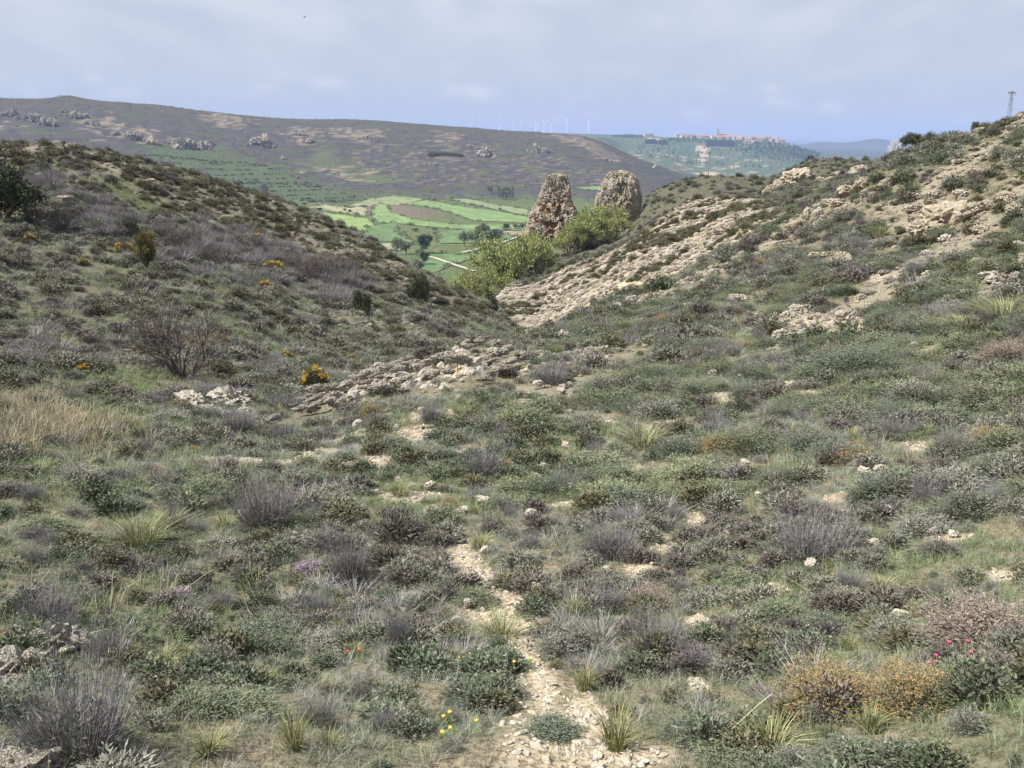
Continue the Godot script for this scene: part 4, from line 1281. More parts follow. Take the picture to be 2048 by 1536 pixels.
func rocks():
	var kinds := []
	for i in 6:
		kinds.append(stone_mesh(300 + i, 3, PALE_STONE if i < 3 else TAN_STONE, 1.2, 0.85))
	for i in ROCKS.size():
		var q: Array = ROCKS[i]
		var r := sqrt(q[0] * q[0] + q[1] * q[1])
		var pale: bool = r < 31.0
		var o := put(kinds[(i % 3) + (0 if pale else 3)], rock_mat, "limestone_rock")
		o.position = at(q[0], q[1], q[3] * 0.32)
		o.scale = Vector3(q[2] * 1.15, q[3] * 1.4, q[2] * rf(0.7, 0.95))
		o.rotation.y = rf(-0.5, 0.5) + (PI if i % 2 else 0.0)
		o.rotation.z = rf(-0.15, 0.15)
		if q.size() > 4:
			o.scale *= 1.35
			tag(o, q[4], "rock", "limestone rocks")
		elif r < 14.0:
			tag(o, "small pale stone lying in grass near the path", "rock", "limestone rocks")
		elif r < 31.0:
			tag(o, "weathered pale stone in the grass above the gully", "rock", "limestone rocks")
		elif r < 75.0 and q[0] > 0.0:
			tag(o, "tan limestone block cropping out of the scrubby slope", "rock", "limestone rocks")
		elif r < 135.0:
			tag(o, "grey stone on the heathy hillside across the gully", "rock", "limestone rocks")
		else:
			tag(o, "weathered grey block on the green saddle behind the scrubby slope", "rock", "limestone rocks")
	var small := []
	for i in 5:
		small.append(stone_mesh(400 + i, 3, [TAN_STONE, GREY_STONE, TAN_STONE, PALE_STONE, PALE_STONE][i], 1.5, 0.85))
	# loose stones between the plants
	for k in 110:
		var r := 5.0 * pow(5.0, rng.randf())
		var a := rf(-0.35, 0.55)
		var x := r * sin(a)
		var d := r * cos(a)
		var w := rf(0.05, 0.13) * (0.6 + r / 16.0)
		var o := put(small[3 + k % 2], pebble_mat, "loose_stone")
		o.position = at(x, d, w * 0.35)
		o.scale = Vector3(w * rf(1.0, 1.6), w * rf(0.6, 0.9), w * rf(0.8, 1.1))
		o.rotation = Vector3(rf(-0.3, 0.3), rf(0, TAU), rf(-0.3, 0.3))
		tag(o, "loose white stone " + place(x, d), "stone", "loose white stones")
	# ledges of the scrubby slope
	var n := 0
	var tries := 0
	while n < 270 and tries < 20000:
		tries += 1
		var r := sqrt(lerpf(400.0, 3700.0, rng.randf()))
		var a := rf(0.0, 0.56)
		var x := r * sin(a)
		var d := r * cos(a)
		if strata(x, d) < 0.09:
			continue
		n += 1
		var w := rf(0.35, 1.0) * (0.4 + r / 120.0)
		var o := put(small[n % 5], rock_mat, "ledge_stone")
		o.position = at(x, d, w * 0.12)
		o.scale = Vector3(w * rf(1.0, 1.9), w * rf(0.5, 0.9), w * rf(0.7, 1.0))
		o.rotation = Vector3(rf(-0.2, 0.2), 0.78 + rf(-0.5, 0.5), rf(-0.2, 0.2))
		tag(o, "tan stone in a rocky ledge of the scrubby slope", "stone", "stones of the rocky ledges")
	# boulders of the bare slope below the pillars
	n = 0
	while n < 240:
		var r := sqrt(lerpf(3600.0, 36000.0, rng.randf()))
		var a := rf(-0.02, 0.34)
		var x := r * sin(a)
		var d := r * cos(a)
		if not inside("mid_rock", x, d) or rib(x, d) < 0.0:
			continue
		n += 1
		var w := rf(0.6, 1.5)
		var o := put(small[[0, 3, 4][n % 3]], rock_mat, "slope_stone")
		o.position = at(x, d, w * 0.06)
		o.scale = Vector3(w * rf(1.0, 2.2), w * rf(0.35, 0.65), w * rf(0.5, 0.9))
		o.rotation = Vector3(rf(-0.2, 0.2), 0.78 + rf(-0.4, 0.4), rf(-0.2, 0.2))
		tag(o, "grey-tan slab on the bare stony slope below the rock pillars", "stone", "slabs of the bare slope")
	# the rest lies too thick to count
	var xf := []
	var cl := []
	for k in 16000:
		var r := sqrt(lerpf(3500.0, 40000.0, rng.randf()))
		var a := rf(-0.02, 0.34)
		var x := r * sin(a)
		var d := r * cos(a)
		if not inside("mid_rock", x, d) or rib(x, d) < rf(-0.25, 0.1):
			continue
		var w := rf(0.2, 0.7)
		xf.append(Transform3D(Basis.from_euler(Vector3(rf(-0.3, 0.3), 0.78 + rf(-0.5, 0.5), rf(-0.3, 0.3))) * Basis.from_scale(Vector3(w * rf(1.0, 1.9), w * rf(0.4, 0.8), w)), at(x, d, w * 0.05)))
		cl.append(tone(rf(0.7, 1.1)))
	many("slope_rubble", small[4], rock_mat, xf, cl, "rubble of grey and tan stones strewn over the bare slope", "rubble")
	xf = []
	cl = []
	for k in 9000:
		var r := sqrt(lerpf(1500.0, 17500.0, rng.randf()))
		var a := rf(-0.62, 0.02)
		var x := r * sin(a)
		var d := r * cos(a)
		if not inside("left_top", x, d) or n_mid.get_noise_2d(x * 1.5, d * 1.5) < -0.1:
			continue
		var w := rf(0.12, 0.5)
		xf.append(Transform3D(Basis.from_euler(Vector3(rf(-0.3, 0.3), rf(0, TAU), rf(-0.3, 0.3))) * Basis.from_scale(Vector3(w * rf(1.0, 1.6), w * rf(0.5, 0.8), w)), at(x, d, w * 0.05)))
		cl.append(tone(rf(0.65, 1.05)))
	many("hillside_rubble", small[3], rock_mat, xf, cl, "pale stones strewn over the heathy hill across the gully", "rubble")
	xf = []
	cl = []
	for k in 9000:
		var r := sqrt(lerpf(60.0, 3800.0, rng.randf()))
		var a := rf(-0.2, 0.6)
		var x := r * sin(a)
		var d := r * cos(a)
		if r < 11.0 or strata(x, d) < 0.06 and bare(x, d) < 0.3:
			continue
		var w := rf(0.05, 0.2) * (0.5 + r / 40.0)
		xf.append(Transform3D(Basis.from_euler(Vector3(rf(-0.3, 0.3), rf(0, TAU), rf(-0.3, 0.3))) * Basis.from_scale(Vector3(w * rf(1.0, 1.6), w * rf(0.5, 0.8), w)), at(x, d, w * 0.1)))
		cl.append(tone(rf(0.75, 1.1)))
	many("ledge_rubble", small[1], pebble_mat, xf, cl, "small tan stones lying among the scrub of the slope", "rubble")
	xf = []
	cl = []
	var peb := stone_mesh(500, 1, PALE_STONE, 1.0, 0.7)
	for b in BARE:
		var cnt := int(clampf(b[2] * b[3] * 2200.0, 60.0, 900.0))
		for k in cnt:
			var x: float = b[0] + rf(-1.4, 1.4) * b[2]
			var d: float = b[1] + rf(-1.4, 1.4) * b[3]
			if bare(x, d) < 0.25:
				continue
			var w: float = 0.010 + 0.03 * pow(rng.randf(), 3.0) + 0.0012 * b[1]
			xf.append(Transform3D(Basis.from_euler(Vector3(rf(-0.5, 0.5), rf(0, 6), rf(-0.5, 0.5))) * Basis.from_scale(Vector3(w * rf(1.0, 1.7), w * rf(0.5, 0.9), w)), at(x, d, w * 0.15)))
			cl.append(tone(rf(0.75, 1.15)))
	many("gravel", peb, pebble_mat, xf, cl, "pale limestone gravel of the footpath and bare patches", "gravel")

func tone(k: float) -> Color:
	return Color(k, k * rf(0.95, 1.0), k * rf(0.88, 1.0))

func many(called: String, mesh: Mesh, m: Material, xf: Array, cl: Array, label: String, category: String):
	if xf.is_empty():
		return
	var mm := MultiMesh.new()
	mm.transform_format = MultiMesh.TRANSFORM_3D
	mm.use_colors = true
	mm.mesh = mesh
	mm.instance_count = xf.size()
	for i in xf.size():
		mm.set_instance_transform(i, xf[i])
		mm.set_instance_color(i, cl[i])
	var o := MultiMeshInstance3D.new()
	o.multimesh = mm
	o.material_override = m
	named(o, called)
	add_child(o)
	tag(o, label, category, "", "stuff")
	print(called, " ", xf.size())

func crags():
	rng.seed = 640
	var kinds := []
	for i in 6:
		kinds.append(stone_mesh(520 + i, 3, GREY_STONE if i < 4 else TAN_STONE, 1.6, 1.0))
	for i in CRAGS.size():
		var q: Array = CRAGS[i]
		var o := holder("crag", at(q[0], q[1]))
		var n := int(clampf(q[2] / q[3] * 5.0, 8.0, 22.0))
		for k in n:
			var b := put(kinds[k % 6], rock_mat, "block", o)
			var f := rf(-0.5, 0.5)
			var h: float = q[3] * (1.0 - 1.5 * absf(f)) * rf(0.5, 1.15)
			var x: float = q[0] + f * q[2]
			var d: float = q[1] + rf(-0.3, 0.3) * q[2]
			b.position = at(x, d, h * 0.22) - o.position
			b.scale = Vector3(h * rf(0.6, 1.3), h * 1.05, h * rf(0.6, 1.2))
			b.rotation = Vector3(rf(-0.3, 0.3), rf(0, TAU), rf(-0.3, 0.3))
		if i == 0:
			tag(o, "large grey crag crowning a green terraced spur of the long ridge", "crag", "crags of the long ridge")
		else:
			tag(o, "grey crag breaking out of the heath of the long ridge", "crag", "crags of the long ridge")

# ------------------------------------------------------------------ trees and bushes

func limb(t: Tris, tips: Array, p: Vector3, dir: Vector3, l: float, rad: float, deep: int, spread: float, lift: float, forks: int, col: Color, sides: int):
	var mid := p + dir * l * 0.5 + rv() * l * 0.06
	var q := p + dir * l + rv() * l * 0.05
	t.tube(p, mid, rad, rad * 0.82, sides, col)
	t.tube(mid, q, rad * 0.82, rad * 0.6, sides, col)
	if deep <= 1:
		tips.append(mid)
	if deep == 0:
		tips.append(q)
		return
	for i in forks:
		var nd := (dir + rv() * spread + Vector3(0, lift, 0)).normalized()
		var from := q if i < forks - 1 else mid
		limb(t, tips, from, nd, l * rf(0.6, 0.82), rad * 0.6, deep - 1, spread, lift, forks, col, maxi(3, sides - 1))

func foliage(t: Tris, tips: Array, each: int, rad: float, l: float, w: float, pal: Array, up: float):
	for p: Vector3 in tips:
		var clump: Color = pal[rng.randi() % pal.size()]
		for k in each:
			var o := rv()
			if o.length() > 1.0:
				o = o.normalized() * rng.randf()
			var ax := (o + rv() * 0.7 + Vector3(0, up, 0)).normalized()
			var side := ax.cross(rv()).normalized()
			var kk := rf(0.75, 1.25)
			t.leaf(p + o * rad, ax, side, l * rf(0.7, 1.3), w * rf(0.7, 1.3), Color(clump.r * kk, clump.g * kk, clump.b * kk))

func fit(t: Tris, b: Array):
	# scale to unit height and width about the foot
	var lo := Vector3(1e9, 1e9, 1e9)
	var hi := -lo
	for q: Tris in b:
		for p in q.v:
			lo = lo.min(p)
			hi = hi.max(p)
	var w := maxf(hi.x - lo.x, hi.z - lo.z)
	for q: Tris in b:
		for i in q.v.size():
			var p := q.v[i]
			q.v[i] = Vector3((p.x - (lo.x + hi.x) / 2) / w, p.y / hi.y, (p.z - (lo.z + hi.z) / 2) / w)

func make_tree(kind: String, sd: int) -> Node3D:
	rng.seed = sd
	var wood := Tris.new()
	var leaf := Tris.new()
	var tips := []
	var bark := Color(0.13, 0.11, 0.09)
	match kind:
		"oak":
			for i in 3:
				limb(wood, tips, Vector3(0, -0.05, 0), Vector3(rf(-0.5, 0.5), 1, rf(-0.4, 0.4)).normalized(), 0.36, 0.045, 4, 0.75, 0.12, 3, Color(0.10, 0.085, 0.07), 6)
			foliage(leaf, tips, 15, 0.10, 0.036, 0.013, [Color(0.045, 0.06, 0.026), Color(0.06, 0.075, 0.035), Color(0.085, 0.09, 0.05), Color(0.05, 0.055, 0.032)], 0.2)
		"juniper":
			for i in 22:
				var h := rf(0.12, 0.75)
				tips.append(Vector3(0, h, 0))
				var a := rf(0, TAU)
				var rr := 0.36 * sin(PI * clampf(h * 0.9 + 0.12, 0, 1))
				limb(wood, tips, Vector3(0, h * 0.6, 0), Vector3(cos(a), 1.0, sin(a)).normalized(), rr * 0.8, 0.012, 2, 0.5, 0.5, 3, bark, 4)
			wood.tube(Vector3(0, -0.08, 0), Vector3(0, 0.6, 0), 0.035, 0.02, 6, bark)
			var low := []
			var high := []
			for p: Vector3 in tips:
				if p.y < 0.38 + rf(-0.1, 0.1): low.append(p)
				else: high.append(p)
			foliage(leaf, low, 11, 0.075, 0.06, 0.009, [Color(0.045, 0.06, 0.028), Color(0.06, 0.07, 0.035)], 1.2)
			foliage(leaf, high, 11, 0.075, 0.06, 0.009, [Color(0.27, 0.19, 0.06), Color(0.21, 0.165, 0.06), Color(0.10, 0.10, 0.045), Color(0.14, 0.13, 0.05)], 1.4)
		"bare_shrub":
			for i in 9:
				var a := rf(0, TAU)
				limb(wood, tips, Vector3(rf(-0.06, 0.06), -0.05, rf(-0.06, 0.06)), Vector3(cos(a) * rf(0.3, 1.1), 0.9, sin(a) * rf(0.3, 1.0)).normalized(), 0.34, 0.022, 4, 0.7, 0.08, 3, Color(0.10, 0.085, 0.08), 4)
			foliage(leaf, tips, 2, 0.05, 0.08, 0.0030, [Color(0.15, 0.125, 0.12), Color(0.12, 0.10, 0.10), Color(0.17, 0.14, 0.10)], 0.6)
		"round_bush":
			for i in 5:
				var a := rf(0, TAU)
				limb(wood, tips, Vector3(0, -0.05, 0), Vector3(cos(a) * 0.7, 0.8, sin(a) * 0.7).normalized(), 0.36, 0.03, 3, 0.8, 0.05, 4, bark, 5)
			foliage(leaf, tips, 12, 0.11, 0.05, 0.013, [Color(0.05, 0.065, 0.032), Color(0.065, 0.08, 0.04), Color(0.09, 0.095, 0.055)], 0.5)
		"willow":
			for i in 11:
				var a := rf(0, TAU)
				limb(wood, tips, Vector3(rf(-0.12, 0.12), -0.08, rf(-0.12, 0.12)), Vector3(cos(a) * rf(0.1, 1.3), 1.0, sin(a) * rf(0.1, 1.3)).normalized(), 0.30, 0.016, 4, 0.55, 0.2, 3, Color(0.11, 0.095, 0.075), 4)
			foliage(leaf, tips, 6, 0.055, 0.036, 0.0062, [Color(0.26, 0.295, 0.10), Color(0.31, 0.335, 0.125), Color(0.20, 0.235, 0.075), Color(0.27, 0.285, 0.13)], 0.9)
		"poplar":
			wood.tube(Vector3(0, -0.05, 0), Vector3(0, 0.8, 0), 0.03, 0.01, 5, bark)
			for i in 60:
				tips.append(Vector3(rf(-0.08, 0.08), rf(0.15, 1.0), rf(-0.08, 0.08)))
			foliage(leaf, tips, 8, 0.07, 0.07, 0.02, [Color(0.12, 0.15, 0.07), Color(0.15, 0.17, 0.085)], 1.0)
		_:
			var pals := [[Color(0.17, 0.19, 0.125), Color(0.21, 0.22, 0.16)], [Color(0.15, 0.175, 0.085), Color(0.19, 0.20, 0.10)], [Color(0.06, 0.085, 0.045), Color(0.085, 0.10, 0.055)]]
			limb(wood, tips, Vector3(0, -0.05, 0), Vector3(0.05, 1, 0), 0.3, 0.03, 4, 0.75, 0.15, 3, bark, 5)
			limb(wood, tips, Vector3(0.02, -0.05, 0), Vector3(-0.3, 1, 0.2).normalized(), 0.3, 0.03, 3, 0.75, 0.15, 3, bark, 5)
			foliage(leaf, tips, 9, 0.10, 0.06, 0.017, pals[sd % 3], 0.4)
	fit(wood, [wood, leaf])
	var o := Node3D.new()
	put(wood.done(), wood_mat, "stems" if kind == "bare_shrub" else "trunk", o)
	put(leaf.done(), leaf_mat, "twigs" if kind == "bare_shrub" else "crown", o)
	return o

func trees():
	var stock := {}
	var count := {}
	var names := {"oak": "oak_tree", "juniper": "juniper_tree", "bare_shrub": "thorn_bush", "round_bush": "evergreen_bush", "willow": "willow_tree", "poplar": "poplar_tree", "valley_tree": "valley_tree"}
	var says := {"bare_shrub": "leafless grey thorn bush in the scrub across the gully", "round_bush": "tiny round bush on the green saddle", "poplar": "slender poplar in a row at the foot of the long ridge"}
	var cats := {"bare_shrub": "bush", "round_bush": "bush"}
	for q in TREES:
		var kind: String = q[0]
		var variants := 1
		if kind in ["bare_shrub", "round_bush", "valley_tree", "willow"]:
			variants = 3
		count[kind] = count.get(kind, -1) + 1
		var key := "%s%d" % [kind, count[kind] % variants]
		if not stock.has(key):
			stock[key] = make_tree(kind, 100 + 3 * stock.size() + count[kind] % variants if kind != "valley_tree" else 300 + count[kind] % 3)
			rng.seed = 1000 + stock.size()
		var o: Node3D = stock[key].duplicate()
		named(o, names[kind])
		add_child(o)
		o.position = at(q[1], q[2], -0.01 * q[4] if kind != "oak" else -0.16 * q[4])
		o.scale = Vector3(q[3], q[4], q[3])
		o.rotation.y = rf(0, TAU)
		var label: String = q[5] if q.size() > 5 else says.get(kind, "")
		if label == "":
			var vt := ["pale grey-green tree in the valley fields", "fresh green tree in the valley fields", "dark green tree or hedge bush in the valley fields"]
			label = vt[count[kind] % 3]
		var groups := {"oak": "", "juniper": "", "bare_shrub": "leafless thorn bushes", "round_bush": "dark evergreen bushes", "willow": "willows below the pillars", "poplar": "row of poplars", "valley_tree": "trees on the valley floor"}
		tag(o, label, cats.get(kind, "tree"), groups[kind])
	for k in stock:
		stock[k].free()
	rng.seed = 77

# ------------------------------------------------------------------ far things

func bearing(a: float, r: float) -> Vector2:
	return Vector2(r * sin(a), r * cos(a))

func far_things():
	rng.seed = 500
	# wind turbines on the plateau: bearing, distance, hub height, rotor turn, yaw
	var spots := [[-0.01305, 6400, 80, 0.6, 0.1], [0.0010, 6600, 80, 0.02, 0.2], [0.0107, 6500, 82, 0.35, 1.2], [0.0248, 6100, 82, 0.05, 0.3], [0.0272, 6500, 82, 0.15, 0.5], [0.0334, 6150, 82, 0.28, 0.9], [0.0407, 6150, 82, 0.62, 0.1], [0.0571, 6100, 83, 0.45, 0.8], [0.0797, 5900, 82, 0.0, 0.2], [0.3135, 10500, 95, 0.3, 0.2], [0.3230, 10500, 85, 0.1, 0.4], [0.3480, 10500, 85, 0.5, 0.2], [0.3640, 10500, 100, 0.2, 0.3], [0.3820, 10500, 85, 0.8, 0.1]]
	for s in spots:
		var p := bearing(s[0], s[1])
		var y := ground(p.x, p.y)
		if s[1] < 10000:
			y = maxf(y, 1.6 + s[1] * 0.0098)
		var far: bool = s[1] > 10000
		var o := holder("wind_turbine", Vector3(p.x, y, -p.y), s[4])
		tag(o, "tiny white wind turbine on the farthest skyline" if far else "white wind turbine on the plateau behind the long ridge", "wind turbine", "far turbines" if far else "wind turbines on the plateau")
		var white := Color(0.82, 0.83, 0.84)
		var t := Tris.new()
		t.tube(Vector3(0, -40, 0), Vector3(0, s[2], 0), 2.8, 1.8, 8, white)
		put(t.done(), metal_mat, "tower", o)
		t = Tris.new()
		t.box(Vector3(0, s[2] - 1.5, -1.0), Vector3(4, 4, 10), white)
		put(t.done(), metal_mat, "nacelle", o)
		t = Tris.new()
		t.tube(Vector3(0, s[2] + 0.5, 4.0), Vector3(0, s[2] + 0.5, 7.0), 1.9, 0.6, 8, white)
		put(t.done(), metal_mat, "hub", o)
		for k in 3:
			var a: float = s[3] * 2.0 + TAU * k / 3.0
			t = Tris.new()
			var dir := Vector3(sin(a), cos(a), 0)
			var side := Vector3(cos(a), -sin(a), 0.25)
			var h0 := Vector3(0, s[2] + 0.5, 5.5)
			t.tri(h0 - side * 0.9, h0 + dir * 37.0, h0 + dir * 8.0 + side * 3.4, white)
			t.tri(h0 - side * 0.9, h0 + dir * 8.0 + side * 3.4, h0 + side * 0.9, white)
			t.tri(h0 + Vector3(0, 0, 0.7), h0 + dir * 37.0, h0 + dir * 8.0 + side * 3.4, white)
			put(t.done(), metal_mat, "blade", o)
	# lattice masts
	for s in [[-0.0370, 5000, 78, "thin dark lattice mast on the plateau, apart from the turbines"], [0.0109, 6000, 62, "thin lattice mast standing in front of a wind turbine"]]:
		var p := bearing(s[0], s[1])
		var o := holder("lattice_mast", Vector3(p.x, maxf(ground(p.x, p.y), 1.6 + s[1] * 0.0098) - 6.0, -p.y))
		tag(o, s[3], "mast")
		lattice(o, s[2] + 6.0, 2.0, 1.3, 14, 0.5, Color(0.30, 0.31, 0.34))
	# the pylon behind the scrubby hill
	var pp := bearing(0.4757, 250.0)
	var py := holder("pylon", at(pp.x, pp.y), 0.5)
	tag(py, "grey steel lattice pylon with one crossarm behind the scrubby hill crest", "pylon")
	var hh := 1.6 + 250.0 * 0.0508 * 0.889 - ground(pp.x, pp.y)
	lattice(py, hh, 0.5, 0.2, 11, 0.06, Color(0.22, 0.23, 0.27))
	var t := Tris.new()
	t.tube(Vector3(-1.35, hh - 0.25, 0), Vector3(1.35, hh - 0.25, 0), 0.09, 0.09, 5, Color(0.22, 0.23, 0.27))
	t.tube(Vector3(-1.35, hh - 0.25, 0), Vector3(0, hh + 0.05, 0), 0.05, 0.05, 4, Color(0.22, 0.23, 0.27))
	t.tube(Vector3(1.35, hh - 0.25, 0), Vector3(0, hh + 0.05, 0), 0.05, 0.05, 4, Color(0.22, 0.23, 0.27))
	put(t.done(), metal_mat, "crossarm", py)
	for x in [-1.25, 0.0, 1.25]:
		t = Tris.new()
		t.tube(Vector3(x, hh - 0.25, 0), Vector3(x, hh - 0.7, 0), 0.05, 0.07, 5, Color(0.18, 0.12, 0.09))
		put(t.done(), metal_mat, "insulator", py)
	# wooden poles
	for s in [[0.1278, 225, 6.8, "wooden pole rising behind the fluted rock pillar"], [0.2037, 216, 7.0, "wooden pole on the dark green hillock"], [0.2757, 238, 8.0, "wooden pole behind the saddle, seen against the village hill"]]:
		var p := bearing(s[0], s[1])
		var o := holder("utility_pole", at(p.x, p.y, -0.3), 0.4)
		tag(o, s[3], "pole")
		t = Tris.new()
		t.tube(Vector3.ZERO, Vector3(0, s[2], 0), 0.13, 0.09, 7, Color(0.24, 0.22, 0.21))
		put(t.done(), metal_mat, "shaft", o)
		t = Tris.new()
		t.tube(Vector3(-0.5, s[2] - 0.25, 0), Vector3(0.5, s[2] - 0.25, 0), 0.05, 0.05, 4, Color(0.22, 0.2, 0.19))
		put(t.done(), metal_mat, "crossarm", o)
	village()
	far_scrub()

func lattice(o: Node3D, h: float, w0: float, w1: float, n: int, th: float, col: Color):
	for k in 4:
		var a := Vector3(1 if k % 2 else -1, 0, 1 if k > 1 else -1)
		var t := Tris.new()
		t.tube(a * w0, a * w1 + Vector3(0, h, 0), th, th * 0.7, 4, col)
		put(t.done(), metal_mat, "leg", o)
	var b := Tris.new()
	for i in n:
		var f0 := float(i) / n
		var f1 := float(i + 1) / n
		var wa := lerpf(w0, w1, f0)
		var wb := lerpf(w0, w1, f1)
		for k in 4:
			var c0 := Vector3([-1, 1, 1, -1][k], 0, [-1, -1, 1, 1][k])
			var c1 := Vector3([-1, 1, 1, -1][(k + 1) % 4], 0, [-1, -1, 1, 1][(k + 1) % 4])
			b.tube(c0 * wa + Vector3(0, h * f0, 0), c1 * wb + Vector3(0, h * f1, 0), th * 0.55, th * 0.55, 3, col)
	tag(put(b.done(), metal_mat, "bracing", o), "", "", "", "stuff")

func house(w: float, l: float, h: float, wall: Color, roof: Color) -> Node3D:
	var o := Node3D.new()
	var t := Tris.new()
	t.box(Vector3(0, -8, 0), Vector3(l, h + 8, w), wall)
	for s in [-1, 1]:
		t.tri(Vector3(s * l / 2, h, -w / 2), Vector3(s * l / 2, h, w / 2), Vector3(s * l / 2, h + w * 0.28, 0), wall)
	put(t.done(), wall_mat, "wall", o)
	t = Tris.new()
	for s in [-1, 1]:
		var e := 0.5
		t.quad(Vector3(-l / 2 - e, h - 0.2, s * (w / 2 + e)), Vector3(l / 2 + e, h - 0.2, s * (w / 2 + e)), Vector3(l / 2 + e, h + w * 0.28 + 0.3, 0), Vector3(-l / 2 - e, h + w * 0.28 + 0.3, 0), roof)
	put(t.done(), wall_mat, "roof", o)
	for k in 3:
		t = Tris.new()
		t.box(Vector3(l * (k - 1) * 0.28, h * 0.55, w / 2 + 0.03), Vector3(1.1, 1.5, 0.12), Color(0.05, 0.05, 0.06))
		put(t.done(), wall_mat, "window", o)
	return o

func village():
	var walls := [Color(0.42, 0.355, 0.29), Color(0.36, 0.30, 0.25), Color(0.50, 0.44, 0.37), Color(0.37, 0.29, 0.245)]
	var roofs := [Color(0.27, 0.175, 0.135), Color(0.25, 0.17, 0.135), Color(0.31, 0.215, 0.165)]
	var kinds := []
	for i in 6:
		kinds.append(house(9 + i % 3 * 2, 12 + i * 3, 7 + (i * 5) % 4, walls[i % 4], roofs[i % 3]))
	var n := 0
	for i in 95:
		var f := float(i) / 94.0
		var a := lerpf(0.1715, 0.2745, f) + rf(-0.001, 0.001)
		var row := i % 3
		var r := 4185.0 - row * 38.0 + rf(-8, 8)
		if absf(a - 0.2125) < 0.0035 and row < 2:
			continue
		var p := bearing(a, r)
		var o: Node3D = kinds[rng.randi() % 6].duplicate()
		named(o, "village_house")
		add_child(o)
		o.position = at(p.x, p.y, 1.0)
		o.rotation.y = rf(-0.7, 0.7)
		o.scale = Vector3.ONE * rf(0.85, 1.2)
		tag(o, "stone house with a red tiled roof in the hilltop village", "house", "houses of the hilltop village")
	for k in kinds:
		k.free()
	# church with a tall tower
	var cpos := bearing(0.2113, 4160.0)
	var ch := holder("church", at(cpos.x, cpos.y, 4.0), -0.15)
	ch.scale = Vector3.ONE * 0.8
	tag(ch, "village church with a tall pointed tower above the rooftops", "church")
	var stone := Color(0.38, 0.28, 0.235)
	var t := Tris.new()
	t.box(Vector3(23, -10, 0), Vector3(44, 26, 18), stone)
	for s in [-1, 1]:
		t.tri(Vector3(23 + s * 22, 16, -9), Vector3(23 + s * 22, 16, 9), Vector3(23 + s * 22, 21, 0), stone)
	put(t.done(), wall_mat, "nave", ch)
	t = Tris.new()
	for s in [-1, 1]:
		t.quad(Vector3(0, 15.8, s * 10), Vector3(46, 15.8, s * 10), Vector3(46, 21.4, 0), Vector3(0, 21.4, 0), Color(0.36, 0.2, 0.15))
	put(t.done(), wall_mat, "roof", ch)
	t = Tris.new()
	t.box(Vector3(-1, -10, 2), Vector3(9, 42, 9), stone)
	put(t.done(), wall_mat, "tower", ch)
	t = Tris.new()
	t.box(Vector3(-1, 32, 2), Vector3(6, 7, 6), stone)
	t.tube(Vector3(-1, 39, 2), Vector3(-1, 50, 2), 4.0, 0.2, 8, Color(0.22, 0.2, 0.22))
	put(t.done(), wall_mat, "spire", ch)
	for x in [-2.6, 0.6]:
		t = Tris.new()
		t.box(Vector3(x, 24, 6.55), Vector3(1.6, 4, 0.2), Color(0.05, 0.045, 0.05))
		put(t.done(), wall_mat, "window", ch)
	# castle ruin on the end of the hill
	var kp := bearing(0.1410, 4190.0)
	var ca := holder("castle_ruin", at(kp.x, kp.y, 0.0), 0.1)
	tag(ca, "ruined castle of tan stone on the bare end of the village hill", "castle")
	var cs := Color(0.46, 0.36, 0.27)
	t = Tris.new()
	t.tube(Vector3(-14, -6, 0), Vector3(-14, 15, 0), 5.0, 4.6, 12, cs)
	t.tube(Vector3(-14, 15, 0), Vector3(-14, 15.1, 0), 4.6, 0.0, 12, cs)
	put(t.done(), wall_mat, "tower", ca)
	t = Tris.new()
	t.box(Vector3(6, -6, 0), Vector3(34, 16, 16), cs)
	put(t.done(), wall_mat, "wall", ca)
	for k in 5:
		t = Tris.new()
		t.box(Vector3(-8 + k * 7, 10, 7.0), Vector3(3.2, 2.5 + (k * 3) % 4, 1.8), cs)
		put(t.done(), wall_mat, "battlement", ca)

func blob(sd: int, n: int, l: float, w: float, pal: Array, cone: bool) -> ArrayMesh:
	var save := rng.state
	rng.seed = sd
	var t := Tris.new()
	for i in n:
		var p := rv()
		while p.length() > 1.0:
			p = rv()
		if cone:
			var y := rng.randf()
			p = Vector3(p.x * (1.0 - y) * 0.5, y, p.z * (1.0 - y) * 0.5)
		else:
			p = Vector3(p.x * 0.5, (p.y + 1.0) * 0.5, p.z * 0.5)
		var ax := (p - Vector3(0, 0.4, 0) + rv() * 0.4).normalized()
		t.leaf(p, ax, ax.cross(rv()).normalized(), l * rf(0.7, 1.3), w * rf(0.7, 1.3), shade_of(pal))
	rng.state = save
	return t.done()

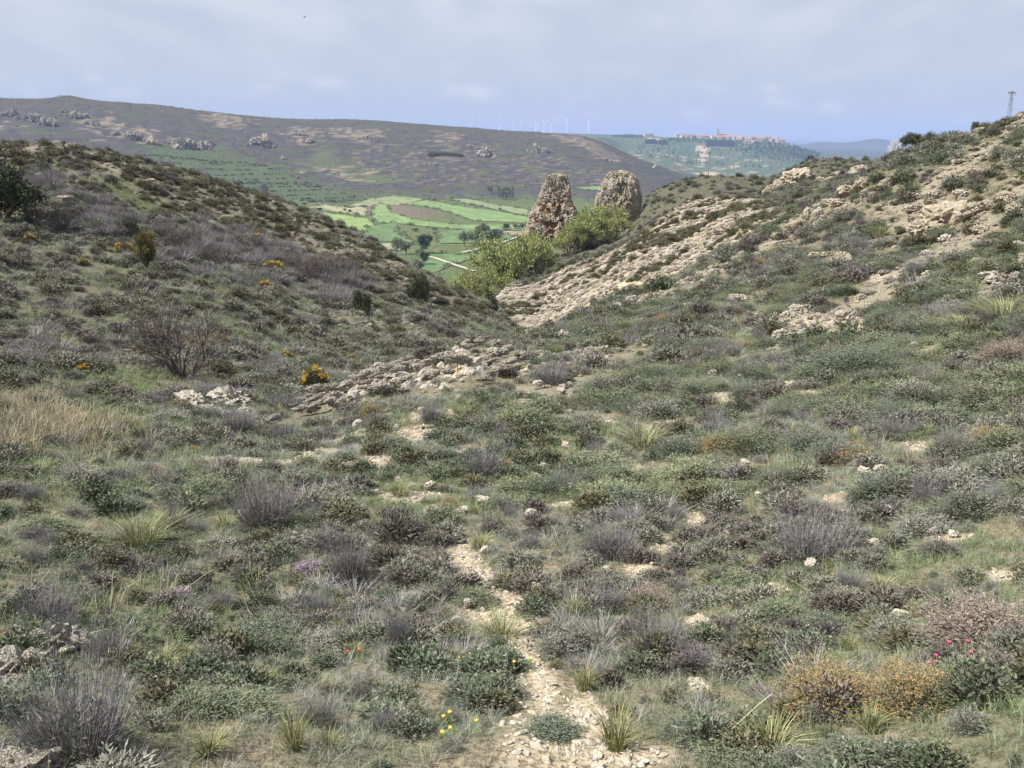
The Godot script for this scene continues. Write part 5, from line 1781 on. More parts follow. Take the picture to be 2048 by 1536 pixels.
func far_scrub():
	var round_one := blob(1, 90, 0.30, 0.12, [Color(0.09, 0.11, 0.06), Color(0.12, 0.13, 0.075)], false)
	var pine := blob(2, 90, 0.22, 0.09, [Color(0.05, 0.075, 0.045), Color(0.065, 0.09, 0.055)], true)
	var xf := []
	var cl := []
	# bushes dotted over the long ridge and in rows along the terrace walls
	for k in 9000:
		var r := sqrt(lerpf(360000.0, 4000000.0, rng.randf()))
		var a := rf(-0.56, 0.22)
		var p := bearing(a, r)
		if n_big.get_noise_2d(p.x * 3.0, p.y * 3.0) < 0.02:
			continue
		if r < 1000.0 and rng.randf() < 0.9:
			continue
		var w := rf(0.5, 1.7)
		xf.append(Transform3D(Basis(Vector3.UP, rf(0, TAU)) * Basis.from_scale(Vector3(w * 1.2, w * 0.8, w * 1.2)), at(p.x, p.y)))
		cl.append(tone(rf(0.9, 1.6)))
	for row in 22:
		for k in 110:
			var a := rf(-0.42, -0.12)
			var r := 880.0 + row * 22.0 + sin(a * 14.0 + row) * 18.0 + a * 160.0
			var p := bearing(a, r)
			if not inside("far_green", p.x, p.y):
				continue
			var w := rf(0.8, 2.4)
			xf.append(Transform3D(Basis(Vector3.UP, rf(0, TAU)) * Basis.from_scale(Vector3(w * 1.6, w * 0.7, w)), at(p.x, p.y)))
			cl.append(tone(rf(0.8, 1.2)))
	many("ridge_scrub", round_one, leaf_mat, xf, cl, "dark bushes dotted over the long ridge and its terraces", "scrub")
	xf = []
	cl = []
	# pine plantations and loose trees on the village hill: bearing from, to, distance from, to, count
	for b in [[0.1385, 0.1500, 3800, 3920, 260], [0.1520, 0.1610, 3780, 3900, 200], [0.2000, 0.2280, 3800, 3960, 620], [0.1610, 0.2000, 3900, 4020, 90], [0.2290, 0.2860, 3700, 4000, 330], [0.2860, 0.3120, 3650, 4100, 260], [0.2500, 0.3100, 3500, 3900, 160], [0.13, 0.3, 3200, 3900, 260], [0.1700, 0.2900, 4150, 4200, 120], [0.105, 0.135, 4000, 4300, 120]]:
		for k in b[4]:
			var p := bearing(rf(b[0], b[1]), rf(b[2], b[3]))
			var h := rf(5, 9)
			xf.append(Transform3D(Basis(Vector3.UP, rf(0, TAU)) * Basis.from_scale(Vector3(h * 0.8, h, h * 0.8)), at(p.x, p.y)))
			cl.append(tone(rf(0.8, 1.2)))
	for k in 500:
		var p := bearing(rf(0.0, 0.03), rf(4600, 5200))
		xf.append(Transform3D(Basis.from_scale(Vector3(8, 10, 8)), at(p.x, p.y)))
		cl.append(tone(1.0))
	many("pine_wood", pine, leaf_mat, xf, cl, "dark pine plantations on the slopes of the village hill", "wood")
	# a sheltered row of dark bushes half way up the ridge
	xf = []
	cl = []
	for k in 220:
		var f := rng.randf()
		var p := bearing(lerpf(-0.087, -0.052, f), 1395.0 + 22.0 * sin(f * 3.0) + rf(-10, 10))
		var w := rf(2.5, 5.0)
		xf.append(Transform3D(Basis.from_scale(Vector3(w, w * 0.8, w)), at(p.x, p.y)))
		cl.append(tone(rf(0.6, 0.9)))
	many("ridge_thicket", round_one, leaf_mat, xf, cl, "dark thicket in a dip of the long ridge", "thicket")

# ------------------------------------------------------------------ low plants

func mound(sd: int, n: int, l: float, w: float, lump: float, pal: Array, up: float) -> ArrayMesh:
	rng.seed = sd
	var nz := FastNoiseLite.new()
	nz.seed = sd
	nz.frequency = 1.0
	var t := Tris.new()
	for i in int(n * 1.9):
		# two thirds of the sprigs form the outer shell, the rest fill the inside
		var y := pow(rng.randf(), 0.85)
		var a := rf(0, TAU)
		var q := Vector3(cos(a) * sqrt(1.0 - y * y), y, sin(a) * sqrt(1.0 - y * y))
		var rr: float = 0.44 * (1.0 + lump * nz.get_noise_3dv(q * 2.2) + lump * 0.6 * nz.get_noise_3dv(q * 5.0))
		var deep := i >= n * 1.25
		var p := q * rr * (rf(0.35, 0.75) if deep else rf(0.72, 1.0))
		p.y = p.y * 2.0 - 0.02
		var ax := (q * 0.9 + rv() * 0.9 + Vector3(0, up, 0)).normalized()
		var k := 1.7 if deep else 1.0
		t.leaf(p, ax, ax.cross(rv()).normalized(), l * k * rf(0.6, 1.4), w * k * rf(0.7, 1.3), shade_of(pal))
	# woody stems from the foot
	for i in 14:
		var a := rf(0, TAU)
		var e := Vector3(cos(a) * 0.28, rf(0.3, 0.7), sin(a) * 0.28)
		t.tube(Vector3(0, -0.06, 0), e, 0.012, 0.005, 3, Color(0.15, 0.125, 0.10))
	return t.done()

func stalks(sd: int, n: int, spread: float, wd: float, pal: Array, from: float, head: float) -> ArrayMesh:
	rng.seed = sd
	var t := Tris.new()
	for i in n:
		var a := rf(0, TAU)
		var b := sqrt(rng.randf()) * 0.28
		var p := Vector3(cos(a) * b, from * rf(0.3, 1.0), sin(a) * b)
		var dir := Vector3(cos(a + rf(-0.5, 0.5)) * spread * (b / 0.28) * rf(0.5, 1.2), 1.0, sin(a + rf(-0.5, 0.5)) * spread * (b / 0.28) * rf(0.5, 1.2))
		var l := rf(0.5, 1.0) * (1.0 - from)
		var q := p + dir * l * 0.55
		var e := q + (dir + rv() * 0.22) * l * 0.45
		var col := shade_of(pal)
		var s := Vector3(rf(-1, 1), 0, rf(-1, 1)).normalized() * wd
		t.tri(p - s, p + s, q, col)
		t.tri(p + s, q + s * 0.7, q, col)
		t.tri(q, q + s * 0.7, e, col)
		if head > 0.0 and rng.randf() < 0.6:
			var ax := (e - q).normalized()
			t.leaf(e - ax * head, ax, ax.cross(rv()).normalized(), head * 1.3, wd * 1.5, shade_of(pal))
		# a side twig
		if rng.randf() < 0.5:
			var k := p.lerp(q, rf(0.4, 1.0))
			var td := (dir + rv() * 0.7).normalized() * l * 0.3
			t.tri(k - s * 0.6, k + s * 0.6, k + td, col)
	return t.done()

func blades(sd: int, n: int, base: float, lean: float, wd: float, pal: Array) -> ArrayMesh:
	rng.seed = sd
	var t := Tris.new()
	for i in n:
		var a := rf(0, TAU)
		var b := sqrt(rng.randf()) * base
		var p := Vector3(cos(a) * b, -0.05, sin(a) * b)
		var out := Vector3(cos(a + rf(-0.9, 0.9)), 0, sin(a + rf(-0.9, 0.9)))
		var h := rf(0.45, 1.0)
		var k := lean * rf(0.2, 1.3)
		var q := p + Vector3(0, h * 0.6, 0) + out * k * 0.35
		var e := p + Vector3(0, h * (1.0 - 0.25 * k), 0) + out * k * 0.95
		var s := Vector3(out.z, 0, -out.x).rotated(Vector3.UP, rf(-0.9, 0.9)) * wd
		var col := shade_of(pal)
		t.tri(p - s, p + s, q + s * 0.75, col)
		t.tri(p - s, q + s * 0.75, q - s * 0.75, col)
		t.tri(q - s * 0.75, q + s * 0.75, e, col)
	return t.done()

const GREEN_PAL := [Color(0.109, 0.141, 0.085), Color(0.143, 0.173, 0.111), Color(0.086, 0.110, 0.076), Color(0.181, 0.193, 0.138), Color(0.124, 0.121, 0.097)]
const YELLOW_PAL := [Color(0.175, 0.204, 0.111), Color(0.143, 0.173, 0.097), Color(0.104, 0.125, 0.082), Color(0.189, 0.173, 0.124)]
const GREY_PAL := [Color(0.199, 0.204, 0.163), Color(0.251, 0.249, 0.212), Color(0.146, 0.152, 0.117), Color(0.180, 0.177, 0.144)]
const DRY_PAL := [Color(0.270, 0.221, 0.180), Color(0.205, 0.167, 0.138), Color(0.324, 0.259, 0.201), Color(0.151, 0.130, 0.095)]
const ORANGE_PAL := [Color(0.36, 0.24, 0.10), Color(0.29, 0.20, 0.09), Color(0.20, 0.18, 0.085), Color(0.16, 0.15, 0.07), Color(0.23, 0.18, 0.14)]
const STALK_PAL := [Color(0.234, 0.222, 0.231), Color(0.186, 0.177, 0.194), Color(0.289, 0.281, 0.284), Color(0.158, 0.148, 0.156)]
const SAGE_PAL := [Color(0.15, 0.152, 0.128), Color(0.115, 0.117, 0.095), Color(0.20, 0.20, 0.172)]
const TWIG_PAL := [Color(0.203, 0.181, 0.206), Color(0.154, 0.140, 0.159), Color(0.261, 0.236, 0.255), Color(0.177, 0.176, 0.131)]
const HEATH_PAL := [Color(0.130, 0.112, 0.108), Color(0.174, 0.156, 0.144), Color(0.099, 0.095, 0.077)]
const STRAW_PAL := [Color(0.336, 0.290, 0.202), Color(0.280, 0.239, 0.161), Color(0.368, 0.336, 0.248), Color(0.200, 0.193, 0.120)]

var stock := {}

func plant_stock():
	var add := func(k: String, parts: Array):
		if not stock.has(k):
			stock[k] = []
		stock[k].append(parts)
	for i in 3:
		add.call("lavender", [["foliage", mound(600 + i, 420, 0.15, 0.010, 0.35, SAGE_PAL, 1.0), 0.5], ["stems", stalks(610 + i, 260, 0.55, 0.0042, STALK_PAL, 0.2, 0.05), 1.0]])
		add.call("heather", [["foliage", mound(620 + i, 1100, 0.10, 0.007, 0.55, HEATH_PAL, 0.7), 1.0]])
		add.call("brown_cushion", [["foliage", mound(630 + i, 1800, 0.052, 0.008, 0.4, DRY_PAL if i == 2 else ORANGE_PAL, 0.4), 1.0]])
		add.call("grey_cushion", [["foliage", mound(640 + i, 1100, 0.075, 0.0075, 0.45, GREY_PAL, 0.6), 1.0]])
		add.call("tussock", [["blades", blades(650 + i, 170, 0.16, 0.55, 0.009, [Color(0.20, 0.22, 0.085), Color(0.26, 0.265, 0.115), Color(0.34, 0.30, 0.17), Color(0.15, 0.18, 0.07)]), 1.0]])
	for i in 5:
		add.call("green_cushion", [["foliage", mound(660 + i, 1900, 0.058, 0.0075, 0.55, [GREEN_PAL, YELLOW_PAL, GREEN_PAL, YELLOW_PAL, GREY_PAL][i], 0.4), 1.0]])
	for i in 3:
		add.call("green_cushion_broad", [["foliage", mound(710 + i, 5200, 0.032, 0.0036, 0.8, [GREEN_PAL, YELLOW_PAL, GREEN_PAL][i], 0.4), 1.0]])
	for i in 2:
		add.call("brown_cushion_broad", [["foliage", mound(720 + i, 5200, 0.032, 0.0042, 0.6, DRY_PAL if i == 1 else ORANGE_PAL, 0.4), 1.0]])
		add.call("tussock_broad", [["blades", blades(730 + i, 420, 0.2, 0.6, 0.0042, [Color(0.19, 0.21, 0.095), Color(0.24, 0.25, 0.125), Color(0.33, 0.30, 0.185), Color(0.15, 0.175, 0.08)]), 1.0]])
		add.call("lavender_broad", [["foliage", mound(740 + i, 1300, 0.10, 0.0045, 0.5, SAGE_PAL, 1.0), 0.5], ["stems", stalks(745 + i, 400, 0.6, 0.0027, STALK_PAL, 0.2, 0.04), 1.0]])
	add.call("thyme_bloom", [["foliage", mound(670, 500, 0.09, 0.012, 0.3, HEATH_PAL, 0.6), 0.85], ["blossom", mound(671, 700, 0.035, 0.016, 0.3, [Color(0.33, 0.235, 0.31), Color(0.28, 0.19, 0.26), Color(0.38, 0.29, 0.36)], 0.6), 1.0]])
	for i in 2:
		var bloom := Tris.new()
		rng.seed = 680 + i
		for k in 16:
			var a := rf(0, TAU)
			var y := rf(0.35, 1.0)
			var c := Vector3(cos(a) * 0.46 * sqrt(1.0 - y * y), y * 0.92, sin(a) * 0.46 * sqrt(1.0 - y * y))
			for j in 26:
				var ax := (rv() + Vector3(0, 0.4, 0)).normalized()
				bloom.leaf(c + rv() * 0.07, ax, ax.cross(rv()).normalized(), 0.04, 0.014, shade_of([Color(0.68, 0.40, 0.02), Color(0.75, 0.48, 0.04), Color(0.6, 0.34, 0.02)]))
		add.call("gorse", [["foliage", mound(690 + i, 1100, 0.11, 0.009, 0.5, [Color(0.075, 0.085, 0.04), Color(0.10, 0.105, 0.05), Color(0.11, 0.09, 0.05)], 0.6), 0.95], ["blossom", bloom.done(), 1.0]])
	for i in 3:
		add.call("twig_bush", [["twigs", stalks(700 + i, 420, 1.0, 0.0045, TWIG_PAL, 0.02, 0.0), 1.0]])

const NAMES := {"lavender": "lavender_bush", "heather": "heath_bush", "brown_cushion": "dry_cushion_shrub", "grey_cushion": "grey_cushion_shrub", "green_cushion": "juniper_cushion", "tussock": "grass_tussock", "thyme_bloom": "flowering_thyme", "gorse": "gorse_bush", "twig_bush": "twiggy_bush"}
const SAYS := {"lavender": "grey lavender bush with thin dry stalks", "heather": "dark purple-brown heath bush", "brown_cushion": "dry brown spiny cushion shrub", "grey_cushion": "low silvery grey-green cushion shrub", "green_cushion": "dense low green juniper cushion", "tussock": "fine-bladed green grass tussock", "thyme_bloom": "thyme cushion with violet blossom", "gorse": "gorse bush with golden yellow blossom", "twig_bush": "leafless grey twiggy bush"}
const CATS := {"lavender": "lavender", "heather": "shrub", "brown_cushion": "shrub", "grey_cushion": "shrub", "green_cushion": "juniper", "tussock": "grass tussock", "thyme_bloom": "thyme", "gorse": "gorse", "twig_bush": "bush"}
const GROUPS := {"lavender": "lavender bushes", "heather": "dark heath bushes", "brown_cushion": "dry cushion shrubs", "grey_cushion": "grey cushion shrubs", "green_cushion": "juniper cushions", "tussock": "grass tussocks", "thyme_bloom": "flowering thyme", "gorse": "gorse bushes", "twig_bush": "twiggy bushes"}

func grow(kind: String, x: float, d: float, w: float, h: float, label := "", which := -1):
	var fine: bool = w > 0.95 or (kind == "tussock" and w > 0.3) or (kind == "lavender" and (w > 0.4 or d < 9.0)) or (kind == "brown_cushion" and d < 8.0)
	var v: Array = stock[kind + "_broad"] if fine and stock.has(kind + "_broad") else stock[kind]
	var parts: Array = v[mini(which, v.size() - 1) if which >= 0 else rng.randi() % v.size()]
	var o: Node3D
	if parts.size() == 1:
		o = put(parts[0][1], leaf_mat, NAMES[kind])
	else:
		o = holder(NAMES[kind], Vector3.ZERO)
		for p in parts:
			var c := put(p[1], leaf_mat, p[0], o)
			c.scale.y = p[2]
	o.position = at(x, d, -0.04 * h)
	o.scale = Vector3(w, h, w)
	o.rotation.y = rf(0, TAU)
	if label == "":
		var big := "small " if w < 0.28 else ("broad " if w > 0.75 else "")
		label = big + SAYS[kind] + " " + place(x, d)
	tag(o, label, CATS[kind], GROUPS[kind])

func place(x: float, d: float) -> String:
	var r := sqrt(x * x + d * d)
	var mid: Vector2 = zone_box["outcrop"].get_center()
	if r < 16.0 and bare(x, d) + bare(x + 0.35, d) + bare(x - 0.35, d) > 0.05:
		return "at the edge of bare gravel"
	if Vector2(x, d).distance_to(mid) < 6.0:
		return "close to the long pale outcrop"
	if r > 26.0 and x < 0.0:
		return "on the bank across the gully"
	if inside("lush", x, d) or (x < -2.5 and r > 9.0):
		return "in the grassy hollow"
	if x > 0.0 and r > 14.0:
		return "beside a tan rock ledge" if strata(x, d) > 0.05 else "high on the scrubby slope"
	if x < -1.2:
		return "in the turf between footpath and hollow"
	if x > 1.6:
		return "on the foot of the scrubby slope"
	return "in the turf near the footpath"

func shrub_view(x: float, d: float) -> bool:
	# open turf round the big thorn bush above the hollow
	var t: Array = TREES[2]
	return absf(x - t[1]) < 1.5 and d > t[2] - 3.0 and d < t[2] + 1.0

func plants():
	plant_stock()
	rng.seed = 900
	for q in PLANTS:
		if q[0] == "lavender":
			q = q.duplicate()
			q[4] *= 1.3
		elif q[0] == "brown_cushion":
			q = q.duplicate()
			q[3] *= 1.25
			q[4] *= 0.78
		elif q[0] == "green_cushion":
			q = q.duplicate()
			q[4] *= 0.68
		grow(q[0], q[1], q[2], q[3], q[4], q[5] if q.size() > 5 else "", 2 if q.size() > 5 and q[5].begins_with("dull pink") else (0 if q.size() > 5 else -1))
	# kind, how many, nearest, farthest, width from, to, height over width
	var plan := [["lavender", 130, 5.0, 45.0, 0.3, 0.7, 0.95], ["heather", 140, 6.0, 50.0, 0.3, 0.9, 0.42], ["brown_cushion", 60, 6.0, 45.0, 0.3, 0.8, 0.45], ["grey_cushion", 200, 4.0, 50.0, 0.22, 0.8, 0.5], ["green_cushion", 240, 7.0, 52.0, 0.4, 1.4, 0.34], ["tussock", 200, 3.0, 35.0, 0.14, 0.35, 1.0], ["thyme_bloom", 16, 8.0, 40.0, 0.15, 0.3, 0.4]]
	for p in plan:
		var n := 0
		while n < p[1]:
			var r: float = p[2] * pow(p[3] / p[2], pow(rng.randf(), 0.75))
			var a := rf(-0.60, 0.60)
			var x := r * sin(a)
			var d := r * cos(a)
			if bare(x, d) + bare(x + 0.25, d) + bare(x - 0.25, d) + bare(x, d - 0.3) > 0.1 or inside("outcrop", x, d) or inside("straw", x, d) or inside("outcrop", x, d + 0.9) or inside("outcrop", x - 0.4, d + 0.5) or shrub_view(x, d):
				continue
			if p[0] == "green_cushion" and a < rf(-0.5, 0.15):
				continue
			if r > 14.0 and x > 0.0 and strata(x, d) > 0.10:
				continue
			n += 1
			var w: float = rf(p[4], p[5]) * (0.42 + 0.58 * smoothstep(5.0, 24.0, r))
			grow(p[0], x, d, w, w * p[6] * rf(0.8, 1.25))
	var n := 0
	while n < 130:
		var r := sqrt(lerpf(1300.0, 14000.0, rng.randf()))
		var a := rf(-0.58, -0.02)
		var x := r * sin(a)
		var d := r * cos(a)
		if not inside("left_scrub", x, d):
			continue
		n += 1
		var w := rf(0.8, 1.9)
		grow("twig_bush", x, d, w, w * rf(0.5, 0.8))

func ground_cover():
	rng.seed = 1200
	var turf := []
	turf.append(blades(800, 26, 0.5, 0.9, 0.011, [Color(0.151, 0.184, 0.105), Color(0.194, 0.216, 0.142), Color(0.117, 0.146, 0.084), Color(0.292, 0.297, 0.235), Color(0.214, 0.227, 0.190)]))
	turf.append(blades(801, 28, 0.5, 1.0, 0.010, [Color(0.218, 0.238, 0.204), Color(0.272, 0.287, 0.247), Color(0.165, 0.189, 0.142), Color(0.351, 0.352, 0.303)]))
	turf.append(blades(802, 26, 0.48, 0.85, 0.012, [Color(0.127, 0.179, 0.084), Color(0.160, 0.206, 0.105), Color(0.204, 0.232, 0.148)]))
	rng.seed = 1201
	# distance from, to, count, height from, to
	var xs := [[], [], []]
	var cs := [[], [], []]
	for b in [[1.7, 5.0, 5600, 0.025, 0.07], [5.0, 10.0, 9500, 0.04, 0.10], [10.0, 20.0, 13000, 0.08, 0.17], [20.0, 36.0, 13000, 0.12, 0.24], [36.0, 80.0, 15000, 0.2, 0.42], [80.0, 135.0, 8000, 0.3, 0.6]]:
		for k in b[2]:
			var r := sqrt(lerpf(b[0] * b[0], b[1] * b[1], rng.randf()))
			var a := rf(-0.62, 0.62)
			var x := r * sin(a)
			var d := r * cos(a)
			if r < 46.0 and bare(x, d) > 0.06 and rng.randf() < 0.96:
				continue
			if inside("outcrop", x, d) and rng.randf() < 0.9:
				continue
			if x > 0.0 and r > 14.0 and r < 64.0 and strata(x, d) > 0.06 and rng.randf() < 0.85:
				continue
			if r > 50.0 and (inside("mid_rock", x, d) and rng.randf() < 0.93 or inside("left_top", x, d) and rng.randf() < 0.6):
				continue
			var m := n_mid.get_noise_2d(x * 1.6, d * 1.6 + 33.0)
			var which := 1 if m + rf(-0.25, 0.25) > 0.12 else 0
			if m + rf(-0.15, 0.15) < -0.18 or (r > 36.0 and inside("left_green", x, d)) or inside("lush", x, d):
				which = 2
			if x < -0.22 * d and r > 5.0 and r < 24.0 and rng.randf() < 0.45:
				which = 2
			var h := rf(b[3], b[4])
			var w := h * rf(0.9, 1.5)
			xs[which].append(Transform3D(Basis.from_euler(Vector3(rf(-0.25, 0.25), rf(0, TAU), rf(-0.25, 0.25))) * Basis.from_scale(Vector3(w, h, w)), at(x, d)))
			cs[which].append(tone(rf(0.75, 1.2)))
	many("grass", turf[0], leaf_mat, xs[0], cs[0], "short grey-green grass covering the slopes", "grass")
	many("dry_grass", turf[1], leaf_mat, xs[1], cs[1], "bleached grey dry grass between the shrubs", "grass")
	many("green_grass", turf[2], leaf_mat, xs[2], cs[2], "fresh green grass in the damp hollows", "grass")
	# the tawny tall grass of the hollow
	var tall := blades(810, 26, 0.35, 0.7, 0.011, STRAW_PAL)
	rng.seed = 1202
	var xf := []
	var cl := []
	var box: Rect2 = zone_box["straw"]
	for k in 5200:
		var x := rf(box.position.x - 1.5, box.end.x + 1.0)
		var d := rf(box.position.y - 1.5, box.end.y + 1.5)
		if inside("straw", x + n_fine.get_noise_2d(x, d) * 2.0, d + n_fine.get_noise_2d(d, x) * 2.0):
			var h := rf(0.22, 0.5)
			xf.append(Transform3D(Basis.from_euler(Vector3(rf(-0.2, 0.2), rf(0, TAU), rf(-0.35, 0.05))) * Basis.from_scale(Vector3(h * 0.7, h, h * 0.7)), at(x, d)))
			cl.append(tone(rf(0.85, 1.15)))
	for k in 2600:
		var r := sqrt(lerpf(9.0, 3000.0, rng.randf()))
		var a := rf(-0.6, 0.6)
		var x := r * sin(a)
		var d := r * cos(a)
		if n_mid.get_noise_2d(x * 0.8 + 200.0, d * 0.8) < 0.05 or bare(x, d) > 0.1:
			continue
		var h := rf(0.14, 0.32)
		xf.append(Transform3D(Basis.from_euler(Vector3(rf(-0.3, 0.3), rf(0, TAU), rf(-0.3, 0.3))) * Basis.from_scale(Vector3(h * 0.7, h, h * 0.7)), at(x, d)))
		cl.append(tone(rf(0.8, 1.1)))
	many("tall_grass", tall, leaf_mat, xf, cl, "tawny tall dry grass in the hollow and between the shrubs", "grass")
	# small cushions of thyme, sage and heath that cover everything
	var low := [mound(820, 420, 0.10, 0.018, 0.4, GREEN_PAL, 0.6), mound(821, 420, 0.12, 0.017, 0.4, GREY_PAL, 0.7), mound(822, 420, 0.12, 0.017, 0.5, HEATH_PAL, 0.6), mound(823, 420, 0.10, 0.018, 0.4, [Color(0.115, 0.12, 0.068), Color(0.15, 0.14, 0.085), Color(0.095, 0.09, 0.06)], 0.5), stalks(824, 120, 0.9, 0.011, STALK_PAL, 0.02, 0.0)]
	rng.seed = 1203
	var lx := [[], [], [], [], []]
	var lc := [[], [], [], [], []]
	for b in [[1.8, 8.0, 2600, 0.07, 0.2], [8.0, 20.0, 5200, 0.10, 0.32], [20.0, 40.0, 7000, 0.2, 0.6], [40.0, 80.0, 13000, 0.28, 0.85], [80.0, 140.0, 15000, 0.35, 1.0], [140.0, 270.0, 8000, 0.5, 1.3]]:
		for k in b[2]:
			var r := sqrt(lerpf(b[0] * b[0], b[1] * b[1], rng.randf()))
			var a := rf(-0.62, 0.62)
			var x := r * sin(a)
			var d := r * cos(a)
			if r < 46.0 and bare(x, d) > 0.15:
				continue
			if (inside("outcrop", x, d) or inside("outcrop", x, d + 0.6)) and rng.randf() < 0.93 or shrub_view(x, d):
				continue
			if x > 0.0 and r > 14.0 and r < 64.0 and strata(x, d) > 0.05 and rng.randf() < 0.85:
				continue
			if n_mid.get_noise_2d(x * 2.3 + 70.0, d * 2.3) < rf(-0.45, 0.22):
				continue
			var which := 0
			var u := rng.randf()
			var m := n_mid.get_noise_2d(x + 400.0, d)
			if r > 30.0 and inside("left_top", x, d):
				which = 3 if u < 0.85 else 2
			elif r > 30.0 and inside("left_scrub", x, d):
				which = 4 if u < 0.25 else (2 if u < 0.55 else (0 if u < 0.8 else 1))
			elif r > 30.0 and inside("left_green", x, d):
				if u < 0.75:
					continue
				which = 0
			elif r > 55.0 and inside("mid_rock", x, d):
				if rib(x, d) > -0.05 or (inside("mid_pale", x, d) and u < 0.8):
					continue
				which = 3
			elif x < 0.0 and r > 28.0:
				if u < 0.3:
					continue
				which = [1, 1, 2, 4, 3][int(u * 50.0) % 5]
			elif m > 0.12:
				which = 1 if u < 0.6 else 2
			elif m < -0.15:
				which = 0 if u < 0.7 else 3
			else:
				which = [0, 1, 2, 3, 4][int(u * 4.99)]
			var w := lerpf(b[3], b[4] * 1.7, pow(rng.randf(), 2.4))
			var h := w * rf(0.28, 0.6)
			lx[which].append(Transform3D(Basis.from_euler(Vector3(rf(-0.15, 0.15), rf(0, TAU), rf(-0.15, 0.15))) * Basis.from_scale(Vector3(w, h, w)), at(x, d, -0.03 * h)))
			lc[which].append(tone(rf(0.75, 1.2)))
	for k in 12000:
		var r := sqrt(lerpf(3500.0, 40000.0, rng.randf()))
		var a := rf(-0.02, 0.34)
		var x := r * sin(a)
		var d := r * cos(a)
		if not inside("mid_rock", x, d) or rib(x, d) > rf(-0.30, 0.0):
			continue
		if inside("mid_pale", x, d) and rng.randf() < 0.85:
			continue
		var w := rf(0.3, 0.75)
		lx[3].append(Transform3D(Basis(Vector3.UP, rf(0, TAU)) * Basis.from_scale(Vector3(w, w * 0.5, w)), at(x, d, 0.0)))
		lc[3].append(tone(rf(0.7, 1.1)))
	var broad := []
	var bc := []
	for k in 2600:
		var r := sqrt(lerpf(81.0, 1300.0, rng.randf()))
		var a := rf(-0.02, 0.6)
		var x := r * sin(a)
		var d := r * cos(a)
		if n_mid.get_noise_2d(x * 1.1 + 31.0, d * 1.1) < rf(-0.05, 0.2) or strata(x, d) > 0.05 and r > 14.0 or bare(x, d) + bare(x, d - 0.4) > 0.05 or inside("outcrop", x, d + 0.8):
			continue
		var w := rf(0.4, 1.15)
		broad.append(Transform3D(Basis.from_euler(Vector3(rf(-0.1, 0.1), rf(0, TAU), rf(-0.1, 0.1))) * Basis.from_scale(Vector3(w, w * rf(0.2, 0.34), w)), at(x, d, -0.02)))
		bc.append(tone(rf(0.6, 1.3)))
	var coarse := []
	var cc := []
	for i in range(broad.size() - 1, -1, -1):
		if i % 3 > 0:
			coarse.append(broad[i])
			cc.append(bc[i])
			broad.remove_at(i)
			bc.remove_at(i)
	many("juniper_scrub", stock["green_cushion"][1][0][1], leaf_mat, coarse, cc, "yellowish-green low juniper tufts merging over the scrubby slope", "juniper")
	many("juniper_mats", stock["green_cushion_broad"][0][0][1], leaf_mat, broad, bc, "dark green creeping juniper running together over the scrubby slope", "juniper")
	var nm := ["green_scrub", "grey_scrub", "heath_scrub", "dark_scrub", "dry_scrub"]
	var sy := ["countless small green cushions of thyme and broom on the slopes", "countless small silvery cushions of sage and thyme on the slopes", "countless small purple-brown heath cushions on the slopes", "countless small dark cushions on the stony hilltops", "countless small dry twigs and stalks on the slopes"]
	for i in 5:
		many(nm[i], low[i], leaf_mat, lx[i], lc[i], sy[i], "scrub")

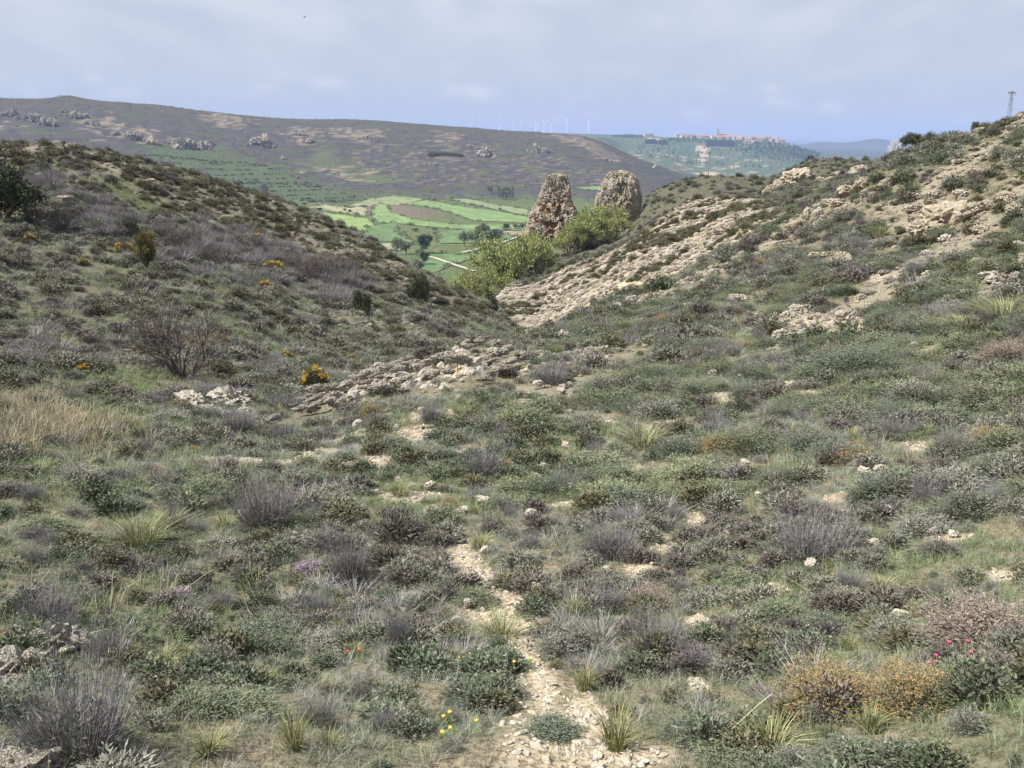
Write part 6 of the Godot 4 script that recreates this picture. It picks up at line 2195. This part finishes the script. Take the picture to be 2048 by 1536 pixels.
func small_details():
	rng.seed = 1500
	# a bird high over the far hillside
	var bird := holder("bird", Vector3(-12.55, 8.97, -60.0), 0.5)
	tag(bird, "dark bird gliding with spread wings in the pale sky", "bird")
	var dark := Color(0.05, 0.05, 0.055)
	var t := Tris.new()
	for k in 6:
		var z0 := -0.12 + k * 0.04
		var r0: float = [0.008, 0.024, 0.032, 0.03, 0.022, 0.012, 0.004][k]
		var r1: float = [0.008, 0.024, 0.032, 0.03, 0.022, 0.012, 0.004][k + 1]
		t.tube(Vector3(0, 0, z0), Vector3(0, 0, z0 + 0.04), r0, r1, 8, dark)
	put(t.done(), wood_mat, "body", bird)
	for s in [-1, 1]:
		t = Tris.new()
		t.quad(Vector3(0.02 * s, 0.01, -0.06), Vector3(0.12 * s, 0.05, -0.08), Vector3(0.12 * s, 0.05, 0.0), Vector3(0.02 * s, 0.01, 0.04), dark)
		t.tri(Vector3(0.12 * s, 0.05, -0.08), Vector3(0.26 * s, 0.03, 0.02), Vector3(0.12 * s, 0.05, 0.0), dark)
		put(t.done(), wood_mat, "wing", bird)
	t = Tris.new()
	t.tri(Vector3(0, 0, 0.10), Vector3(-0.04, 0, 0.2), Vector3(0.04, 0, 0.2), dark)
	put(t.done(), wood_mat, "tail", bird)
	# flowers: x, d, tone, height, label
	var sets := [[1.75, 3.25, Color(0.46, 0.09, 0.17), 0.16, "crimson-pink flower spike beside the orange-brown cushion", 7, 0.16], [-2.55, 4.4, Color(0.5, 0.05, 0.18), 0.10, "crimson flower in the grass near the white rock", 4, 0.14], [-0.12, 4.3, Color(0.62, 0.45, 0.06), 0.07, "small yellow daisy at the edge of the gravel path", 7, 0.22], [-0.18, 3.2, Color(0.62, 0.45, 0.06), 0.07, "small yellow daisy in grass near the start of the path", 5, 0.12], [-0.85, 4.5, Color(0.55, 0.05, 0.12), 0.09, "single red flower in the grass", 2, 0.05]]
	for s in sets:
		for k in s[5]:
			var x: float = s[0] + rf(-1, 1) * s[6]
			var d: float = s[1] + rf(-1, 1) * s[6]
			var o := holder("wild_flower", at(x, d), rf(0, TAU))
			tag(o, s[4], "flower", "flowers beside the path")
			var h: float = s[3] * rf(0.7, 1.2)
			t = Tris.new()
			t.tube(Vector3(0, -0.02, 0), Vector3(0.01, h, 0.005), 0.0016, 0.0012, 4, Color(0.14, 0.19, 0.07))
			for e in 4:
				var ax := Vector3(cos(e * 1.7), 0.8, sin(e * 1.7)).normalized()
				t.leaf(Vector3(0.004, h * (0.15 + e * 0.15), 0), ax, ax.cross(Vector3.UP).normalized(), 0.035, 0.005, Color(0.13, 0.19, 0.06))
			put(t.done(), leaf_mat, "stem", o)
			t = Tris.new()
			for e in 12:
				var ax := Vector3(cos(e * TAU / 6), 0.5 + 0.4 * (e / 6), sin(e * TAU / 6)).normalized()
				t.leaf(Vector3(0.01, h - 0.01 * (e / 6), 0.005), ax, ax.cross(Vector3.UP).normalized(), 0.011, 0.0045, shade_of([s[2]]))
			put(t.done(), leaf_mat, "petals", o)
	# bleached fallen stalks lying across the scrub
	for k in 24:
		var r := 3.0 * pow(5.0, rng.randf())
		var a := rf(-0.55, 0.55)
		var x := r * sin(a)
		var d := r * cos(a)
		t = Tris.new()
		var l := rf(0.2, 0.5)
		var p := Vector3.ZERO
		var dir := Vector3(rf(-1, 1), rf(0.05, 0.5), rf(-1, 1)).normalized()
		for e in 4:
			var q := p + (dir + rv() * 0.06) * l / 4
			t.tube(p, q, 0.0013, 0.0011, 3, Color(0.46, 0.40, 0.29))
			p = q
		var o := put(t.done(), wood_mat, "dry_stalk")
		o.position = at(x, d, 0.02)
		tag(o, "long bleached grass stalk leaning over the scrub", "stalk", "bleached stalks")
